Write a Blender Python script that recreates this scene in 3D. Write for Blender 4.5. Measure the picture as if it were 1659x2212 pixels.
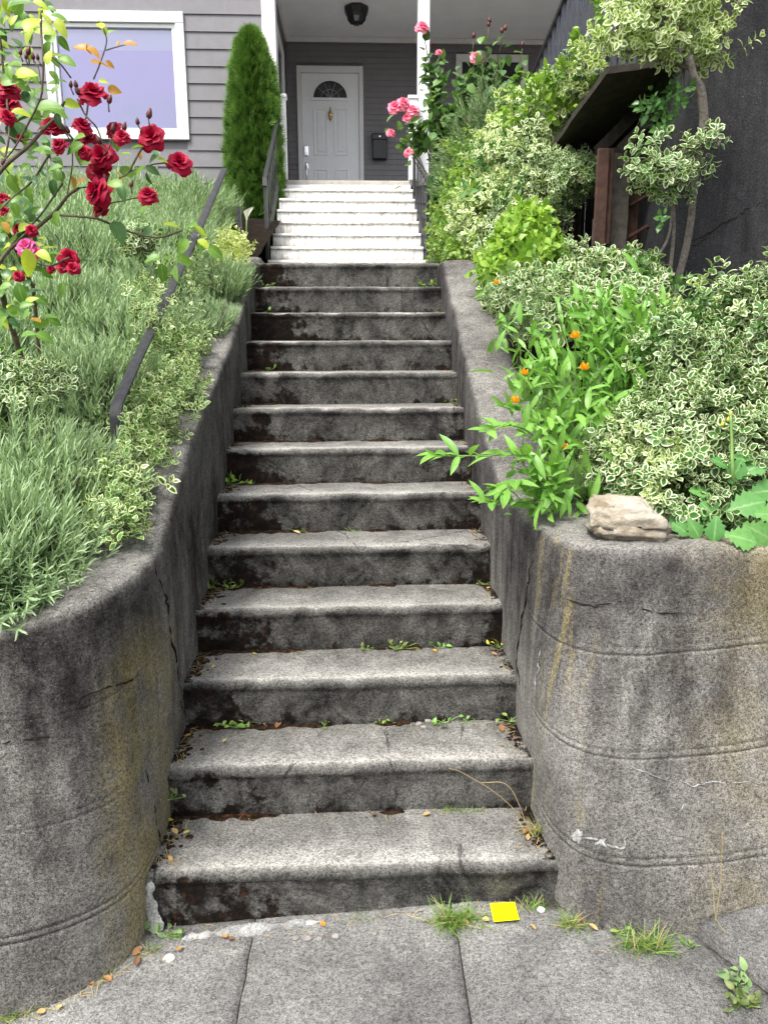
import bpy, bmesh, math, random
import numpy as np
from mathutils import Matrix, Vector

# ------------------------------------------------------------------ scene
for o in list(bpy.data.objects):
    bpy.data.objects.remove(o, do_unlink=True)
SC = bpy.context.scene
COL = SC.collection
R = math.radians

# ------------------------------------------------------------------ camera (fitted to the steps: 0.28 m treads, 0.179 m risers)
CF, PIT, YAW, ROLL = 1597.25, 0.2082697, 0.0396723, -0.0035693
CAM = np.array([0.0226, -1.9645, 1.6982])


def ray(px, py):
    """direction through a pixel of the 1659 x 2212 view"""
    u, w = px - 829.5, py - 1106.0
    c, s = math.cos(ROLL), math.sin(ROLL)
    u, w = c * u + s * w, -s * u + c * w
    x, d, v = u / CF, 1.0, -w / CF
    c, s = math.cos(PIT), math.sin(PIT)
    y, z = c * d + s * v, -s * d + c * v
    c, s = math.cos(YAW), math.sin(YAW)
    return np.array([c * x + s * y, -s * x + c * y, z])


def on_x(px, py, x):
    r = ray(px, py); return CAM + r * (x - CAM[0]) / r[0]


def on_y(px, py, y):
    r = ray(px, py); return CAM + r * (y - CAM[1]) / r[1]


def on_z(px, py, z):
    r = ray(px, py); return CAM + r * (z - CAM[2]) / r[2]


SWS, SWC = 0.047, 0.029           # the pavement climbs to the right


def on_walk(px, py):
    r = ray(px, py); n = np.array([-SWS, 0, 1.0])
    return CAM + r * (SWC - n @ CAM) / (n @ r)


def to_px(p):
    X = np.asarray(p, float) - CAM
    c, s = math.cos(YAW), math.sin(YAW)
    x = c * X[..., 0] - s * X[..., 1]; y = s * X[..., 0] + c * X[..., 1]; z = X[..., 2]
    c, s = math.cos(PIT), math.sin(PIT)
    d = c * y - s * z; v = s * y + c * z
    return np.stack([829.5 + x / d * CF, 1106 - v / d * CF], -1)


cam = bpy.data.cameras.new('camera')
cam.sensor_fit = 'VERTICAL'; cam.sensor_height = 36.0
cam.lens = CF / 2212.0 * 36.0
cam.clip_start = 0.05; cam.clip_end = 500
camo = bpy.data.objects.new('camera', cam); COL.objects.link(camo)
f_ = Vector(ray(829.5, 1106)).normalized()
r_ = (Vector(ray(929.5, 1106)) - Vector(ray(829.5, 1106))).normalized()
u_ = r_.cross(f_)
camo.matrix_world = Matrix.Translation(CAM) @ Matrix((r_, u_, -f_)).transposed().to_4x4()
SC.camera = camo

# ------------------------------------------------------------------ sky, sun, exposure (bright overcast day)
SUN_EL, SUN_AZ = 62.0, -140.0     # azimuth from +Y (house side) towards -X: high, behind the camera's left shoulder
w = bpy.data.worlds.new('World'); SC.world = w; w.use_nodes = True
nt = w.node_tree; nt.nodes.clear()
sky = nt.nodes.new('ShaderNodeTexSky'); sky.sky_type = 'NISHITA'; sky.sun_disc = False
sky.sun_elevation = R(SUN_EL); sky.sun_rotation = R(SUN_AZ)
sky.dust_density = 4.0; sky.air_density = 1.2; sky.ozone_density = 1.0
hs = nt.nodes.new('ShaderNodeHueSaturation'); hs.inputs['Saturation'].default_value = 0.30
bg = nt.nodes.new('ShaderNodeBackground'); bg.inputs['Strength'].default_value = 0.105
out = nt.nodes.new('ShaderNodeOutputWorld')
nt.links.new(sky.outputs[0], hs.inputs['Color']); nt.links.new(hs.outputs[0], bg.inputs['Color'])
nt.links.new(bg.outputs[0], out.inputs['Surface'])
sl = bpy.data.lights.new('sun', 'SUN'); sl.energy = 1.5; sl.angle = R(22); sl.color = (1.0, 0.965, 0.91)
so = bpy.data.objects.new('sun', sl); COL.objects.link(so)
sd = Vector((math.sin(R(SUN_AZ)) * math.cos(R(SUN_EL)), math.cos(R(SUN_AZ)) * math.cos(R(SUN_EL)), math.sin(R(SUN_EL))))
so.rotation_euler = sd.to_track_quat('Z', 'Y').to_euler(); so.location = (-3, 3, 9)
SC.view_settings.view_transform = 'Standard'; SC.view_settings.look = 'None'
SC.view_settings.gamma = 1.0; SC.view_settings.use_curve_mapping = False
SC.view_settings.exposure = 1.76
SC.cycles.use_denoising = True
SC.cycles.max_bounces = 9; SC.cycles.diffuse_bounces = 6; SC.cycles.transparent_max_bounces = 6

# ------------------------------------------------------------------ numeric helpers
RNG = np.random.default_rng(7)
random.seed(7)


def hash3(i, j, k, seed):
    n = (i * 374761393 + j * 668265263 + k * 2147483647 + seed * 974711) & 0xFFFFFFFF
    n = ((n ^ (n >> 13)) * 1274126177) & 0xFFFFFFFF
    n = n ^ (n >> 16)
    return (n & 0xFFFF) / 65535.0


def vnoise(p, scale=1.0, seed=0):
    p = np.asarray(p, float) * scale
    i = np.floor(p).astype(np.int64); f = p - i
    f = f * f * (3 - 2 * f)
    r = 0
    for a in (0, 1):
        for b in (0, 1):
            for c in (0, 1):
                h = hash3(i[..., 0] + a, i[..., 1] + b, i[..., 2] + c, seed)
                r = r + h * (f[..., 0] if a else 1 - f[..., 0]) * (f[..., 1] if b else 1 - f[..., 1]) * (f[..., 2] if c else 1 - f[..., 2])
    return r * 2 - 1


def fbm(p, scale=1.0, seed=0, octv=4):
    r = 0; a = 1.0; t = 0
    for k in range(octv):
        r = r + a * vnoise(p, scale * 2 ** k, seed + k * 17); t += a; a *= 0.5
    return r / t


def unit(v):
    v = np.asarray(v, float)
    return v / np.maximum(np.linalg.norm(v, axis=-1, keepdims=True), 1e-9)


def sstep(a, b, x):
    t = np.clip((np.asarray(x, float) - a) / (b - a), 0, 1)
    return t * t * (3 - 2 * t)


# ------------------------------------------------------------------ object helpers
WORLD = {}                         # world position of every Empty / mesh origin


def meta(o, label=None, cat=None, group=None, kind=None):
    if label: o['label'] = label
    if cat: o['category'] = cat
    if group: o['group'] = group
    if kind: o['kind'] = kind
    return o


def thing(name, label, cat, loc, group=None):
    o = bpy.data.objects.new(name, None); COL.objects.link(o)
    o.empty_display_size = 0.1
    o.location = Vector(loc); WORLD[o.name] = np.array(loc, float)
    return meta(o, label, cat, group)


def new_mesh(name, verts, faces, mat, smooth=False, attrs=None):
    me = bpy.data.meshes.new(name)
    if isinstance(faces, np.ndarray):
        n = faces.shape[1]
        me.vertices.add(len(verts)); me.vertices.foreach_set('co', np.ascontiguousarray(verts, np.float32).ravel())
        me.loops.add(faces.size); me.loops.foreach_set('vertex_index', np.ascontiguousarray(faces, np.int32).ravel())
        me.polygons.add(len(faces))
        me.polygons.foreach_set('loop_start', np.arange(0, faces.size, n, dtype=np.int32))
        me.polygons.foreach_set('loop_total', np.full(len(faces), n, np.int32))
        me.update(calc_edges=True)
    else:
        me.from_pydata([tuple(map(float, v)) for v in verts], [], [tuple(int(i) for i in f) for f in faces])
    if smooth:
        me.polygons.foreach_set('use_smooth', np.ones(len(me.polygons), bool))
    for k, a in (attrs or {}).items():
        at = me.attributes.new(k, 'FLOAT_COLOR', 'POINT')
        a4 = np.zeros((len(verts), 4), np.float32); a = np.asarray(a, float); a4[:, :a.shape[1]] = a; a4[:, 3] = 1
        at.data.foreach_set('color', a4.ravel())
    if mat is not None:
        me.materials.append(mat)
    me.validate()
    return me


def mk(name, verts, faces, mat, parent=None, smooth=False, attrs=None, origin=None):
    """one mesh object from WORLD coordinates; a child is stored relative to its parent's origin"""
    verts = np.asarray(verts, float)
    if parent is not None:
        base = WORLD[parent.name]
    else:
        base = np.array([verts[:, 0].mean(), verts[:, 1].mean(), verts[:, 2].min()]) if origin is None else np.array(origin, float)
    me = new_mesh(name, verts - base, faces, mat, smooth, attrs)
    o = bpy.data.objects.new(name, me); COL.objects.link(o)
    if parent is not None:
        o.parent = parent
    else:
        o.location = Vector(base)
    WORLD[o.name] = base
    return o


def put(name, me, M, parent):
    """a shared mesh placed with a world matrix under a parent"""
    o = bpy.data.objects.new(name, me); COL.objects.link(o)
    o.parent = parent
    o.matrix_basis = Matrix.Translation(-Vector(WORLD[parent.name])) @ M
    WORLD[o.name] = WORLD[parent.name]
    return o


def join(parts):
    V = []; F = []; n = 0
    for v, f in parts:
        V.append(np.asarray(v, float)); F += [[int(i) + n for i in q] for q in f]; n += len(v)
    return np.concatenate(V), F


BOXF = [(0, 3, 2, 1), (4, 5, 6, 7), (0, 1, 5, 4), (1, 2, 6, 5), (2, 3, 7, 6), (3, 0, 4, 7)]


def box(x0, x1, y0, y1, z0, z1):
    return np.array([(x0, y0, z0), (x1, y0, z0), (x1, y1, z0), (x0, y1, z0), (x0, y0, z1), (x1, y0, z1), (x1, y1, z1), (x0, y1, z1)], float), BOXF


def bevel_box(x0, x1, y0, y1, z0, z1, b=0.004, seg=1):
    bm = bmesh.new(); bmesh.ops.create_cube(bm, size=1.0)
    for v in bm.verts:
        v.co = Vector(((x0 + x1) / 2 + v.co.x * (x1 - x0), (y0 + y1) / 2 + v.co.y * (y1 - y0), (z0 + z1) / 2 + v.co.z * (z1 - z0)))
    bmesh.ops.bevel(bm, geom=bm.edges[:], offset=b, segments=seg, affect='EDGES', profile=0.5)
    bm.verts.index_update()
    V = np.array([v.co[:] for v in bm.verts]); F = [[v.index for v in f.verts] for f in bm.faces]
    bm.free(); return V, F


def grid_faces(nu, nv, off=0, close_u=False):
    F = []
    for i in range(nu if close_u else nu - 1):
        for j in range(nv - 1):
            a = i * nv + j; b = ((i + 1) % nu) * nv + j
            F.append((off + a, off + b, off + b + 1, off + a + 1))
    return F


def tube(pts, rad, n=7, cap=True):
    pts = np.asarray(pts, float); m = len(pts)
    rad = np.broadcast_to(np.asarray(rad, float), (m,))
    t = np.gradient(pts, axis=0); t = unit(t)
    ref = np.array([0.31, 0.17, 0.93]) if abs(t[0, 2]) < 0.9 else np.array([1.0, 0.1, 0])
    V = []
    for i in range(m):
        a = unit(np.cross(t[i], ref)); b = np.cross(t[i], a)
        th = np.linspace(0, 2 * np.pi, n, endpoint=False)
        V.append(pts[i] + rad[i] * (np.cos(th)[:, None] * a + np.sin(th)[:, None] * b))
    V = np.concatenate(V)
    F = [(i * n + j, i * n + (j + 1) % n, (i + 1) * n + (j + 1) % n, (i + 1) * n + j) for i in range(m - 1) for j in range(n)]
    if cap:
        F += [tuple(range(n - 1, -1, -1)), tuple((m - 1) * n + j for j in range(n))]
    return V, F


def curve_pts(pts, n=12):
    """Catmull-Rom through control points"""
    P = np.asarray(pts, float)
    if len(P) == 2:
        t = np.linspace(0, 1, n)[:, None]; return P[0] * (1 - t) + P[1] * t
    Q = np.vstack([2 * P[0] - P[1], P, 2 * P[-1] - P[-2]])
    res = []
    for i in range(1, len(Q) - 2):
        for t in np.linspace(0, 1, max(2, n // (len(P) - 1)), endpoint=False):
            a, b, c, d = Q[i - 1], Q[i], Q[i + 1], Q[i + 2]
            res.append(0.5 * (2 * b + (c - a) * t + (2 * a - 5 * b + 4 * c - d) * t * t + (3 * b - a - 3 * c + d) * t ** 3))
    res.append(P[-1]); return np.array(res)


# ------------------------------------------------------------------ node helpers
class NB:
    def __init__(self, name):
        self.m = bpy.data.materials.new(name); self.m.use_nodes = True
        self.t = self.m.node_tree; self.t.nodes.clear()
        self.out = self.n('ShaderNodeOutputMaterial')

    def n(self, typ, **kw):
        nd = self.t.nodes.new(typ)
        for k, v in kw.items(): setattr(nd, k, v)
        return nd

    def set(self, sock, v):
        if hasattr(v, 'is_output') or isinstance(v, bpy.types.NodeSocket): self.t.links.new(v, sock)
        elif v is not None:
            if isinstance(v, (tuple, list)) and len(v) == 3 and sock.type == 'RGBA': v = (*v, 1)
            sock.default_value = v

    def pos(self):
        return self.n('ShaderNodeNewGeometry').outputs['Position']

    def normal(self):
        return self.n('ShaderNodeNewGeometry').outputs['Normal']

    def attr(self, name):
        a = self.n('ShaderNodeAttribute'); a.attribute_name = name
        s = self.n('ShaderNodeSeparateColor'); self.t.links.new(a.outputs['Color'], s.inputs[0])
        return s.outputs[0], s.outputs[1], s.outputs[2]

    def xyz(self, v):
        s = self.n('ShaderNodeSeparateXYZ'); self.set(s.inputs[0], v); return s.outputs

    def scale(self, v, s):
        m = self.n('ShaderNodeMapping'); self.set(m.inputs['Vector'], v); m.inputs['Scale'].default_value = s; return m.outputs[0]

    def noise(self, scale, detail=3, rough=0.6, vec=None, dist=0.0):
        k = self.n('ShaderNodeTexNoise'); k.inputs['Scale'].default_value = scale
        k.inputs['Detail'].default_value = detail; k.inputs['Roughness'].default_value = rough
        k.inputs['Distortion'].default_value = dist
        self.set(k.inputs['Vector'], vec if vec is not None else self.pos()); return k.outputs[0]

    def voro(self, scale, vec=None, feature='F1', out=0):
        k = self.n('ShaderNodeTexVoronoi'); k.feature = feature; k.inputs['Scale'].default_value = scale
        self.set(k.inputs['Vector'], vec if vec is not None else self.pos()); return k.outputs[out]

    def math(self, op, a, b=0.5, clamp=False):
        k = self.n('ShaderNodeMath', operation=op, use_clamp=clamp)
        self.set(k.inputs[0], a); self.set(k.inputs[1], b); return k.outputs[0]

    def mr(self, v, a, b, c=0.0, d=1.0, smooth=True):
        k = self.n('ShaderNodeMapRange'); k.interpolation_type = 'SMOOTHSTEP' if smooth else 'LINEAR'
        self.set(k.inputs[0], v)
        for i, x in enumerate((a, b, c, d)): self.set(k.inputs[i + 1], x)
        return k.outputs[0]

    def mix(self, f, a, b, mode='MIX'):
        k = self.n('ShaderNodeMix', data_type='RGBA', blend_type=mode)
        self.set(k.inputs[0], f); self.set(k.inputs[6], a); self.set(k.inputs[7], b); return k.outputs[2]

    def bump(self, h, dist=0.004, strength=1.0):
        k = self.n('ShaderNodeBump'); k.inputs['Distance'].default_value = dist; k.inputs['Strength'].default_value = strength
        self.set(k.inputs['Height'], h); return k.outputs[0]

    def bsdf(self, color, rough=0.6, normal=None, metal=0.0, spec=0.5, link=True):
        k = self.n('ShaderNodeBsdfPrincipled'); self.set(k.inputs['Base Color'], color); self.set(k.inputs['Roughness'], rough)
        self.set(k.inputs['Metallic'], metal); self.set(k.inputs['Specular IOR Level'], spec)
        if normal is not None: self.set(k.inputs['Normal'], normal)
        if link: self.t.links.new(k.outputs[0], self.out.inputs[0])
        return k.outputs[0]


def paint(name, c, rough=0.5, var=0.08, bump=0.0015, nscale=14, metal=0.0, dirt=None, spec=0.4):
    b = NB(name)
    n = b.noise(nscale, 5, 0.65)
    col = b.mix(b.mr(n, 0.3, 0.7), tuple(x * (1 - var) for x in c), tuple(min(1, x * (1 + var)) for x in c))
    if dirt:
        s = b.noise(2.2, 6, 0.7, b.scale(b.pos(), (5, 5, 1.2)))
        col = b.mix(b.math('MULTIPLY', b.mr(s, 0.52, 0.75), dirt[1]), col, dirt[0])
    b.bsdf(col, rough, b.bump(b.noise(nscale * 9, 3), bump), metal, spec)
    return b.m


def concrete(name, light, dark, stain_lo=0.40, stain_hi=0.66, speck=0.75, ochre=None, streak=0.25, sc=3.2, wear=False, top=0.0, runoff=0.0):
    b = NB(name); P = b.pos()
    fine = b.noise(270, 3, 0.85)
    grit = b.noise(105, 3, 0.75)
    stones = b.voro(110)
    blotch = b.noise(sc, 8, 0.70, dist=0.5)
    st = b.noise(1.0, 6, 0.68, b.scale(P, (12, 12, 0.9)))
    s = b.math('ADD', b.math('MULTIPLY', blotch, 1 - streak), b.math('MULTIPLY', st, streak))
    s = b.math('ADD', s, b.math('MULTIPLY', b.math('SUBTRACT', b.noise(22, 5, 0.7), 0.5), 0.22))
    if wear:
        wr, ms, rs = b.attr('mask')
        s = b.math('ADD', s, b.math('MULTIPLY', rs, 0.285))
        s = b.math('SUBTRACT', s, b.math('MULTIPLY', wr, 0.36))
    if top:
        nz = b.xyz(b.normal())[2]
        s = b.math('SUBTRACT', s, b.math('MULTIPLY', b.mr(nz, 0.4, 0.95), top))
    if runoff:                                        # black growth fed by run-off over the wall's top edge
        z = b.xyz(P)[2]
        s = b.math('ADD', s, b.math('MULTIPLY', b.mr(b.math('ADD', z, b.math('MULTIPLY', b.math('SUBTRACT', st, 0.5), 1.1)), 0.45, 1.0), runoff))
    sf = b.mr(s, stain_lo, stain_hi, smooth=False)
    mid = tuple(0.42 * a + 0.58 * c for a, c in zip(light, dark))
    col = b.mix(b.mr(sf, 0.0, 0.5, smooth=False), light, mid)
    col = b.mix(b.mr(sf, 0.5, 1.0, smooth=False), col, dark)
    # paler leached spots
    col = b.mix(b.math('MULTIPLY', b.mr(b.noise(9, 6, 0.72), 0.56, 0.74), 0.12 if wear else 0.25), col, tuple(min(1, x * 1.25) for x in light))
    if ochre is not None:
        col = b.mix(ochre(b, P), col, (0.290, 0.240, 0.100))
    sp = b.mr(b.math('ADD', b.math('MULTIPLY', fine, 0.62), b.math('MULTIPLY', grit, 0.38)), 0.40, 0.62, 1 - speck, 1 + speck * 1.25, False)
    col = b.mix(1.0, col, sp, 'MULTIPLY')
    col = b.mix(b.math('MULTIPLY', b.mr(stones, 0.17, 0.08), b.mr(b.noise(21, 2), 0.5, 0.62, 0, 0.65)), col, (0.36, 0.35, 0.33))
    if wear:
        mn = b.math('ADD', b.noise(11, 7, 0.74), b.math('MULTIPLY', ms, 0.60))
        mf = b.mr(mn, 0.72, 0.84)
        mcol = b.mix(b.mr(b.noise(30, 4, 0.7), 0.42, 0.66), (0.005, 0.004, 0.003), (0.022, 0.012, 0.008))
        mcol = b.mix(b.mr(b.noise(17, 3), 0.62, 0.72), mcol, (0.050, 0.022, 0.011))
        col = b.mix(mf, col, mcol)
        vd = b.voro(1.7, b.scale(P, (1, 0.35, 0.35)), 'DISTANCE_TO_EDGE')
        vd = b.math('ADD', vd, b.math('MULTIPLY', b.math('SUBTRACT', b.noise(11, 5, 0.7), 0.5), 0.05))
        ck = b.mr(b.math('ABSOLUTE', vd), 0.002, 0.0055, 1, 0)
        col = b.mix(b.math('MULTIPLY', ck, b.mr(b.noise(5, 2), 0.45, 0.6, 0, 0.7)), col, (0.012, 0.011, 0.01))
    h = b.math('ADD', b.math('MULTIPLY', fine, 0.6), b.math('MULTIPLY', grit, 0.9))
    h = b.math('ADD', h, b.math('MULTIPLY', b.noise(14, 4), 1.4))
    b.bsdf(col, 0.95, b.bump(h, 0.007, 1.0), 0, 0.15)
    return b.m


def leafmat(name, c1, c2, margin=None, thr=0.42, trans=0.28, rough=0.45, vein=None, tip=None, spec=0.4, tcol=None):
    """attribute lv: r = per-leaf random, g = 0 at the margin .. 1 at the midrib, b = 0 base .. 1 tip"""
    b = NB(name); r, g, t = b.attr('lv')
    oi = b.n('ShaderNodeObjectInfo').outputs['Random']
    rr = b.math('FRACT', b.math('ADD', r, oi), 0)
    col = b.mix(rr, c1, c2)
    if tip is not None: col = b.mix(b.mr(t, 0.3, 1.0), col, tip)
    if vein is not None: col = b.mix(b.mr(g, 0.86, 0.97, 0, 0.55), col, vein)
    col = b.mix(b.mr(b.noise(60, 3), 0.35, 0.7, 0, 0.3), col, tuple(x * 0.62 for x in c1))
    if margin is not None:
        k = b.math('ADD', g, b.math('MULTIPLY', b.math('SUBTRACT', b.noise(120, 2), 0.5), 0.35))
        k = b.math('ADD', k, b.math('MULTIPLY', b.math('SUBTRACT', rr, 0.5), 0.25))
        col = b.mix(b.mr(k, thr - 0.06, thr + 0.06, 1, 0), col, margin)
    p = b.bsdf(col, rough, None, 0, spec, link=False)
    tr = b.n('ShaderNodeBsdfTranslucent')
    b.set(tr.inputs[0], b.mix(0.55, col, tcol if tcol else b.mix(1.0, col, (1.35, 1.5, 0.5), 'MULTIPLY')))
    ms = b.n('ShaderNodeMixShader'); ms.inputs[0].default_value = trans
    b.t.links.new(p, ms.inputs[1]); b.t.links.new(tr.outputs[0], ms.inputs[2]); b.t.links.new(ms.outputs[0], b.out.inputs[0])
    return b.m


# ------------------------------------------------------------------ foliage helpers
def leaf_template(wid=0.5, n=4, fold=0.18, curl=-0.15, pw=0.8, base=0.0, teeth=0.0):
    """leaf of length 1 along +Y, face up +Z; three columns of vertices"""
    V = []; A = []
    for k in range(n + 1):
        t = k / n
        hw = wid * 0.5 * (math.sin(math.pi * t ** pw) ** 0.75 if 0 < k < n else 0.02)
        z = curl * t * t
        e = hw * (1 - teeth * (k % 2))
        V += [(-e, t + base, z + fold * hw), (0, t + base, z), (e, t + base, z + fold * hw)]
        edge = 0.0 if k in (0, n) else 1.0
        A += [(0, 0, t), (0, edge, t), (0, 0, t)]
    F = []
    for k in range(n):
        a = 3 * k
        F += [(a, a + 1, a + 4, a + 3), (a + 1, a + 2, a + 5, a + 4)]
    return np.array(V), np.array(F), np.array(A)


def blade_template(wid=0.03, seg=2, bend=0.1):
    V = []; A = []
    for k in range(seg + 1):
        t = k / seg; hw = wid * 0.5 * (1 - 0.85 * t) if k else wid * 0.35
        V += [(-hw, t, -bend * t * t), (hw, t, -bend * t * t)]; A += [(0, 1, t), (0, 1, t)]
    F = [(2 * k, 2 * k + 1, 2 * k + 3, 2 * k + 2) for k in range(seg)]
    return np.array(V), np.array(F), np.array(A)


def frames(D, N):
    D = unit(D); X = unit(np.cross(D, N)); Z = np.cross(X, D)
    return X, D, Z


def scatter(tpl, P, D, N, S, rnd=None, wide=1.0):
    """many copies of a template as one vertex/face/attribute set"""
    V, F, A = tpl; P = np.asarray(P, float); m = len(P); k = len(V)
    X, Y, Z = frames(D, N); S = np.broadcast_to(np.asarray(S, float), (m,))[:, None, None]
    W = (V[None, :, 0:1] * X[:, None] * wide + V[None, :, 1:2] * Y[:, None] + V[None, :, 2:3] * Z[:, None]) * S + P[:, None]
    FF = (F[None] + (np.arange(m) * k)[:, None, None]).reshape(-1, F.shape[1])
    AA = np.repeat(A[None], m, 0).copy()
    AA[:, :, 0] = (RNG.random(m) if rnd is None else rnd)[:, None]
    return W.reshape(-1, 3), FF, AA.reshape(-1, 3)


def cat(sets):
    V = []; F = []; A = []; n = 0
    for v, f, a in sets:
        V.append(v); F.append(f + n); A.append(a); n += len(v)
    return np.concatenate(V), np.concatenate(F), np.concatenate(A)


def mkleaf(name, s, mat, parent=None, stuff=True, smooth=False):
    o = mk(name, s[0], s[1], mat, parent, smooth, {'lv': s[2]})
    if stuff: o['kind'] = 'stuff'
    return o


def leaf_matrix(p, d, nrm, s, wide=1.0):
    x, y, z = frames(np.array([d]), np.array([nrm]))
    M = Matrix(((x[0][0] * s * wide, y[0][0] * s, z[0][0] * s, p[0]), (x[0][1] * s * wide, y[0][1] * s, z[0][1] * s, p[1]),
                (x[0][2] * s * wide, y[0][2] * s, z[0][2] * s, p[2]), (0, 0, 0, 1)))
    return M


def rand_dir(n):
    return unit(RNG.normal(size=(n, 3)))
# ================================================================== MATERIALS
def ochre_left(b, P):
    x, y, z = b.xyz(P)
    corner = b.math('MULTIPLY', b.mr(x, -0.715, -0.635), b.mr(z, 1.0, 0.72))
    corner = b.math('MULTIPLY', corner, b.mr(y, 0.62, 0.1))
    n = b.mr(b.math('ADD', b.noise(4.5, 7, 0.7), b.math('MULTIPLY', b.noise(1.0, 4, 0.6, b.scale(P, (16, 16, 1.5))), 0.35)), 0.50, 0.80)
    spots = b.math('MULTIPLY', b.mr(b.noise(5.5, 5, 0.7), 0.66, 0.78), 0.45)
    return b.math('MAXIMUM', b.math('MULTIPLY', b.math('MULTIPLY', corner, n), 0.62), spots)


def ochre_right(b, P):
    x, y, z = b.xyz(P)
    e = b.mr(b.noise(3.0, 6, 0.65), 0.36, 0.66)
    far = b.math('MULTIPLY', b.mr(x, 0.85, 1.3), e)
    st = b.mr(b.noise(1.0, 4, 0.6, b.scale(P, (22, 22, 1.0))), 0.52, 0.66)
    c = b.math('MULTIPLY', b.math('MULTIPLY', b.mr(x, 0.76, 0.66), b.mr(y, 0.5, 0.2)), st)
    return b.math('MAXIMUM', b.math('MULTIPLY', far, 0.38), b.math('MULTIPLY', c, 0.45))


M = {}
M['walk'] = concrete('pavement_concrete', (0.265, 0.260, 0.248), (0.080, 0.078, 0.075), 0.34, 0.72, 0.70, sc=1.6, streak=0.0)
M['wall_l'] = concrete('weathered_wall_concrete_left', (0.240, 0.231, 0.212), (0.022, 0.018, 0.018), 0.36, 0.74, 0.76, ochre_left, 0.30, 2.4, top=0.18, runoff=0.14)
M['wall_r'] = concrete('weathered_wall_concrete_right', (0.245, 0.235, 0.216), (0.022, 0.018, 0.019), 0.36, 0.76, 0.76, ochre_right, 0.28, 2.0, top=0.18, runoff=0.17)
M['step'] = concrete('step_concrete', (0.375, 0.363, 0.335), (0.013, 0.012, 0.011), 0.08, 0.84, 0.76, None, 0.08, 6.0, wear=True)
M['dark_wall'] = concrete('blackened_wall_concrete', (0.062, 0.062, 0.065), (0.014, 0.014, 0.015), 0.32, 0.72, 0.6, None, 0.55, 2.0)
M['mortar'] = concrete('pale_mortar', (0.42, 0.42, 0.41), (0.16, 0.16, 0.15), 0.42, 0.72, 0.45, None, 0.1, 12)
M['joint'] = concrete('joint_fill', (0.05, 0.045, 0.038), (0.012, 0.011, 0.009), 0.35, 0.7, 0.6, None, 0.1, 12)
M['soil'] = paint('dark_garden_soil', (0.022, 0.016, 0.011), 1.0, 0.5, 0.02, 30, spec=0.1)
M['siding'] = paint('taupe_grey_siding_paint', (0.185, 0.178, 0.190), 0.55, 0.06, 0.0008, 9, dirt=((0.10, 0.095, 0.095), 0.25))
M['white'] = paint('white_trim_paint', (0.74, 0.74, 0.74), 0.4, 0.03, 0.0006, 10, dirt=((0.5, 0.49, 0.46), 0.25))
M['door'] = paint('white_door_paint', (0.84, 0.85, 0.88), 0.38, 0.02, 0.0004, 12)
M['ceil'] = paint('pale_porch_ceiling_paint', (0.80, 0.81, 0.84), 0.6, 0.04, 0.001, 4)
M['black_iron'] = paint('black_iron_paint', (0.018, 0.018, 0.019), 0.36, 0.3, 0.002, 40, spec=0.6)
M['iron_grey'] = paint('worn_black_iron_paint', (0.026, 0.026, 0.029), 0.36, 0.45, 0.002, 40, spec=0.35)
M['dark_wood'] = paint('dark_weathered_wood', (0.035, 0.027, 0.021), 0.85, 0.5, 0.006, 20)
M['brown_wood'] = paint('red_brown_wood', (0.060, 0.027, 0.017), 0.75, 0.35, 0.004, 25)
M['grey_wood'] = paint('grey_weathered_wood', (0.085, 0.075, 0.062), 0.85, 0.35, 0.005, 25)
M['floor_paint'] = paint('grey_porch_floor_paint', (0.36, 0.34, 0.30), 0.6, 0.15, 0.002, 12)
M['fence_paint'] = paint('navy_grey_fence_paint', (0.060, 0.065, 0.082), 0.5, 0.2, 0.001, 20)
M['chrome'] = paint('chrome', (0.75, 0.75, 0.76), 0.18, 0.02, 0.0, 10, metal=1.0)
M['brass'] = paint('brass', (0.62, 0.47, 0.22), 0.25, 0.05, 0.0, 10, metal=1.0)
M['mail'] = paint('black_mailbox_paint', (0.02, 0.02, 0.022), 0.35, 0.1, 0.0004, 12)
M['lamp_glass'] = paint('dark_lamp_glass', (0.03, 0.035, 0.045), 0.15, 0.1, 0.0, 12)
M['dark_glass'] = paint('dark_window_glass', (0.02, 0.022, 0.028), 0.08, 0.1, 0.0, 12, spec=0.6)
M['lead'] = paint('lead_came', (0.35, 0.35, 0.37), 0.4, 0.1, 0.0, 12, metal=0.6)
M['bark'] = paint('grey_bark', (0.085, 0.070, 0.058), 0.9, 0.4, 0.006, 60)
M['shade_dk'] = paint('shade_black_boards', (0.012, 0.011, 0.010), 0.9, 0.3, 0.004, 10)  # shade of the lean-to opening painted into the board colour
M['note'] = paint('yellow_paper', (0.88, 0.84, 0.0), 0.7, 0.01, 0.0002, 30, spec=0.2)
M['shell'] = paint('pale_shell', (0.68, 0.66, 0.60), 0.6, 0.1, 0.002, 60)
M['pebble'] = paint('grey_pebble', (0.23, 0.21, 0.19), 0.8, 0.3, 0.002, 60)


def mat_white_steps():
    b = NB('mildewed_white_step_paint'); P = b.pos(); m, g, _ = b.attr('mask')
    n = b.math('ADD', b.noise(1.0, 6, 0.75, b.scale(P, (26, 26, 7))), b.math('MULTIPLY', m, 0.36))
    col = b.mix(b.mr(b.noise(3, 4), 0.35, 0.7), (0.80, 0.80, 0.78), (0.72, 0.71, 0.67))
    col = b.mix(b.math('MULTIPLY', b.mr(n, 0.54, 0.76), 0.75), col, (0.30, 0.265, 0.22))
    k = b.math('MULTIPLY', b.mr(b.noise(1.0, 5, 0.75, b.scale(P, (14, 40, 34))), 0.44, 0.60), b.mr(m, 0.45, 0.8))
    col = b.mix(b.math('MULTIPLY', k, 0.85), col, (0.05, 0.045, 0.04))
    b.bsdf(col, 0.55, b.bump(b.noise(80, 3), 0.001)); return b.m


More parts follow.
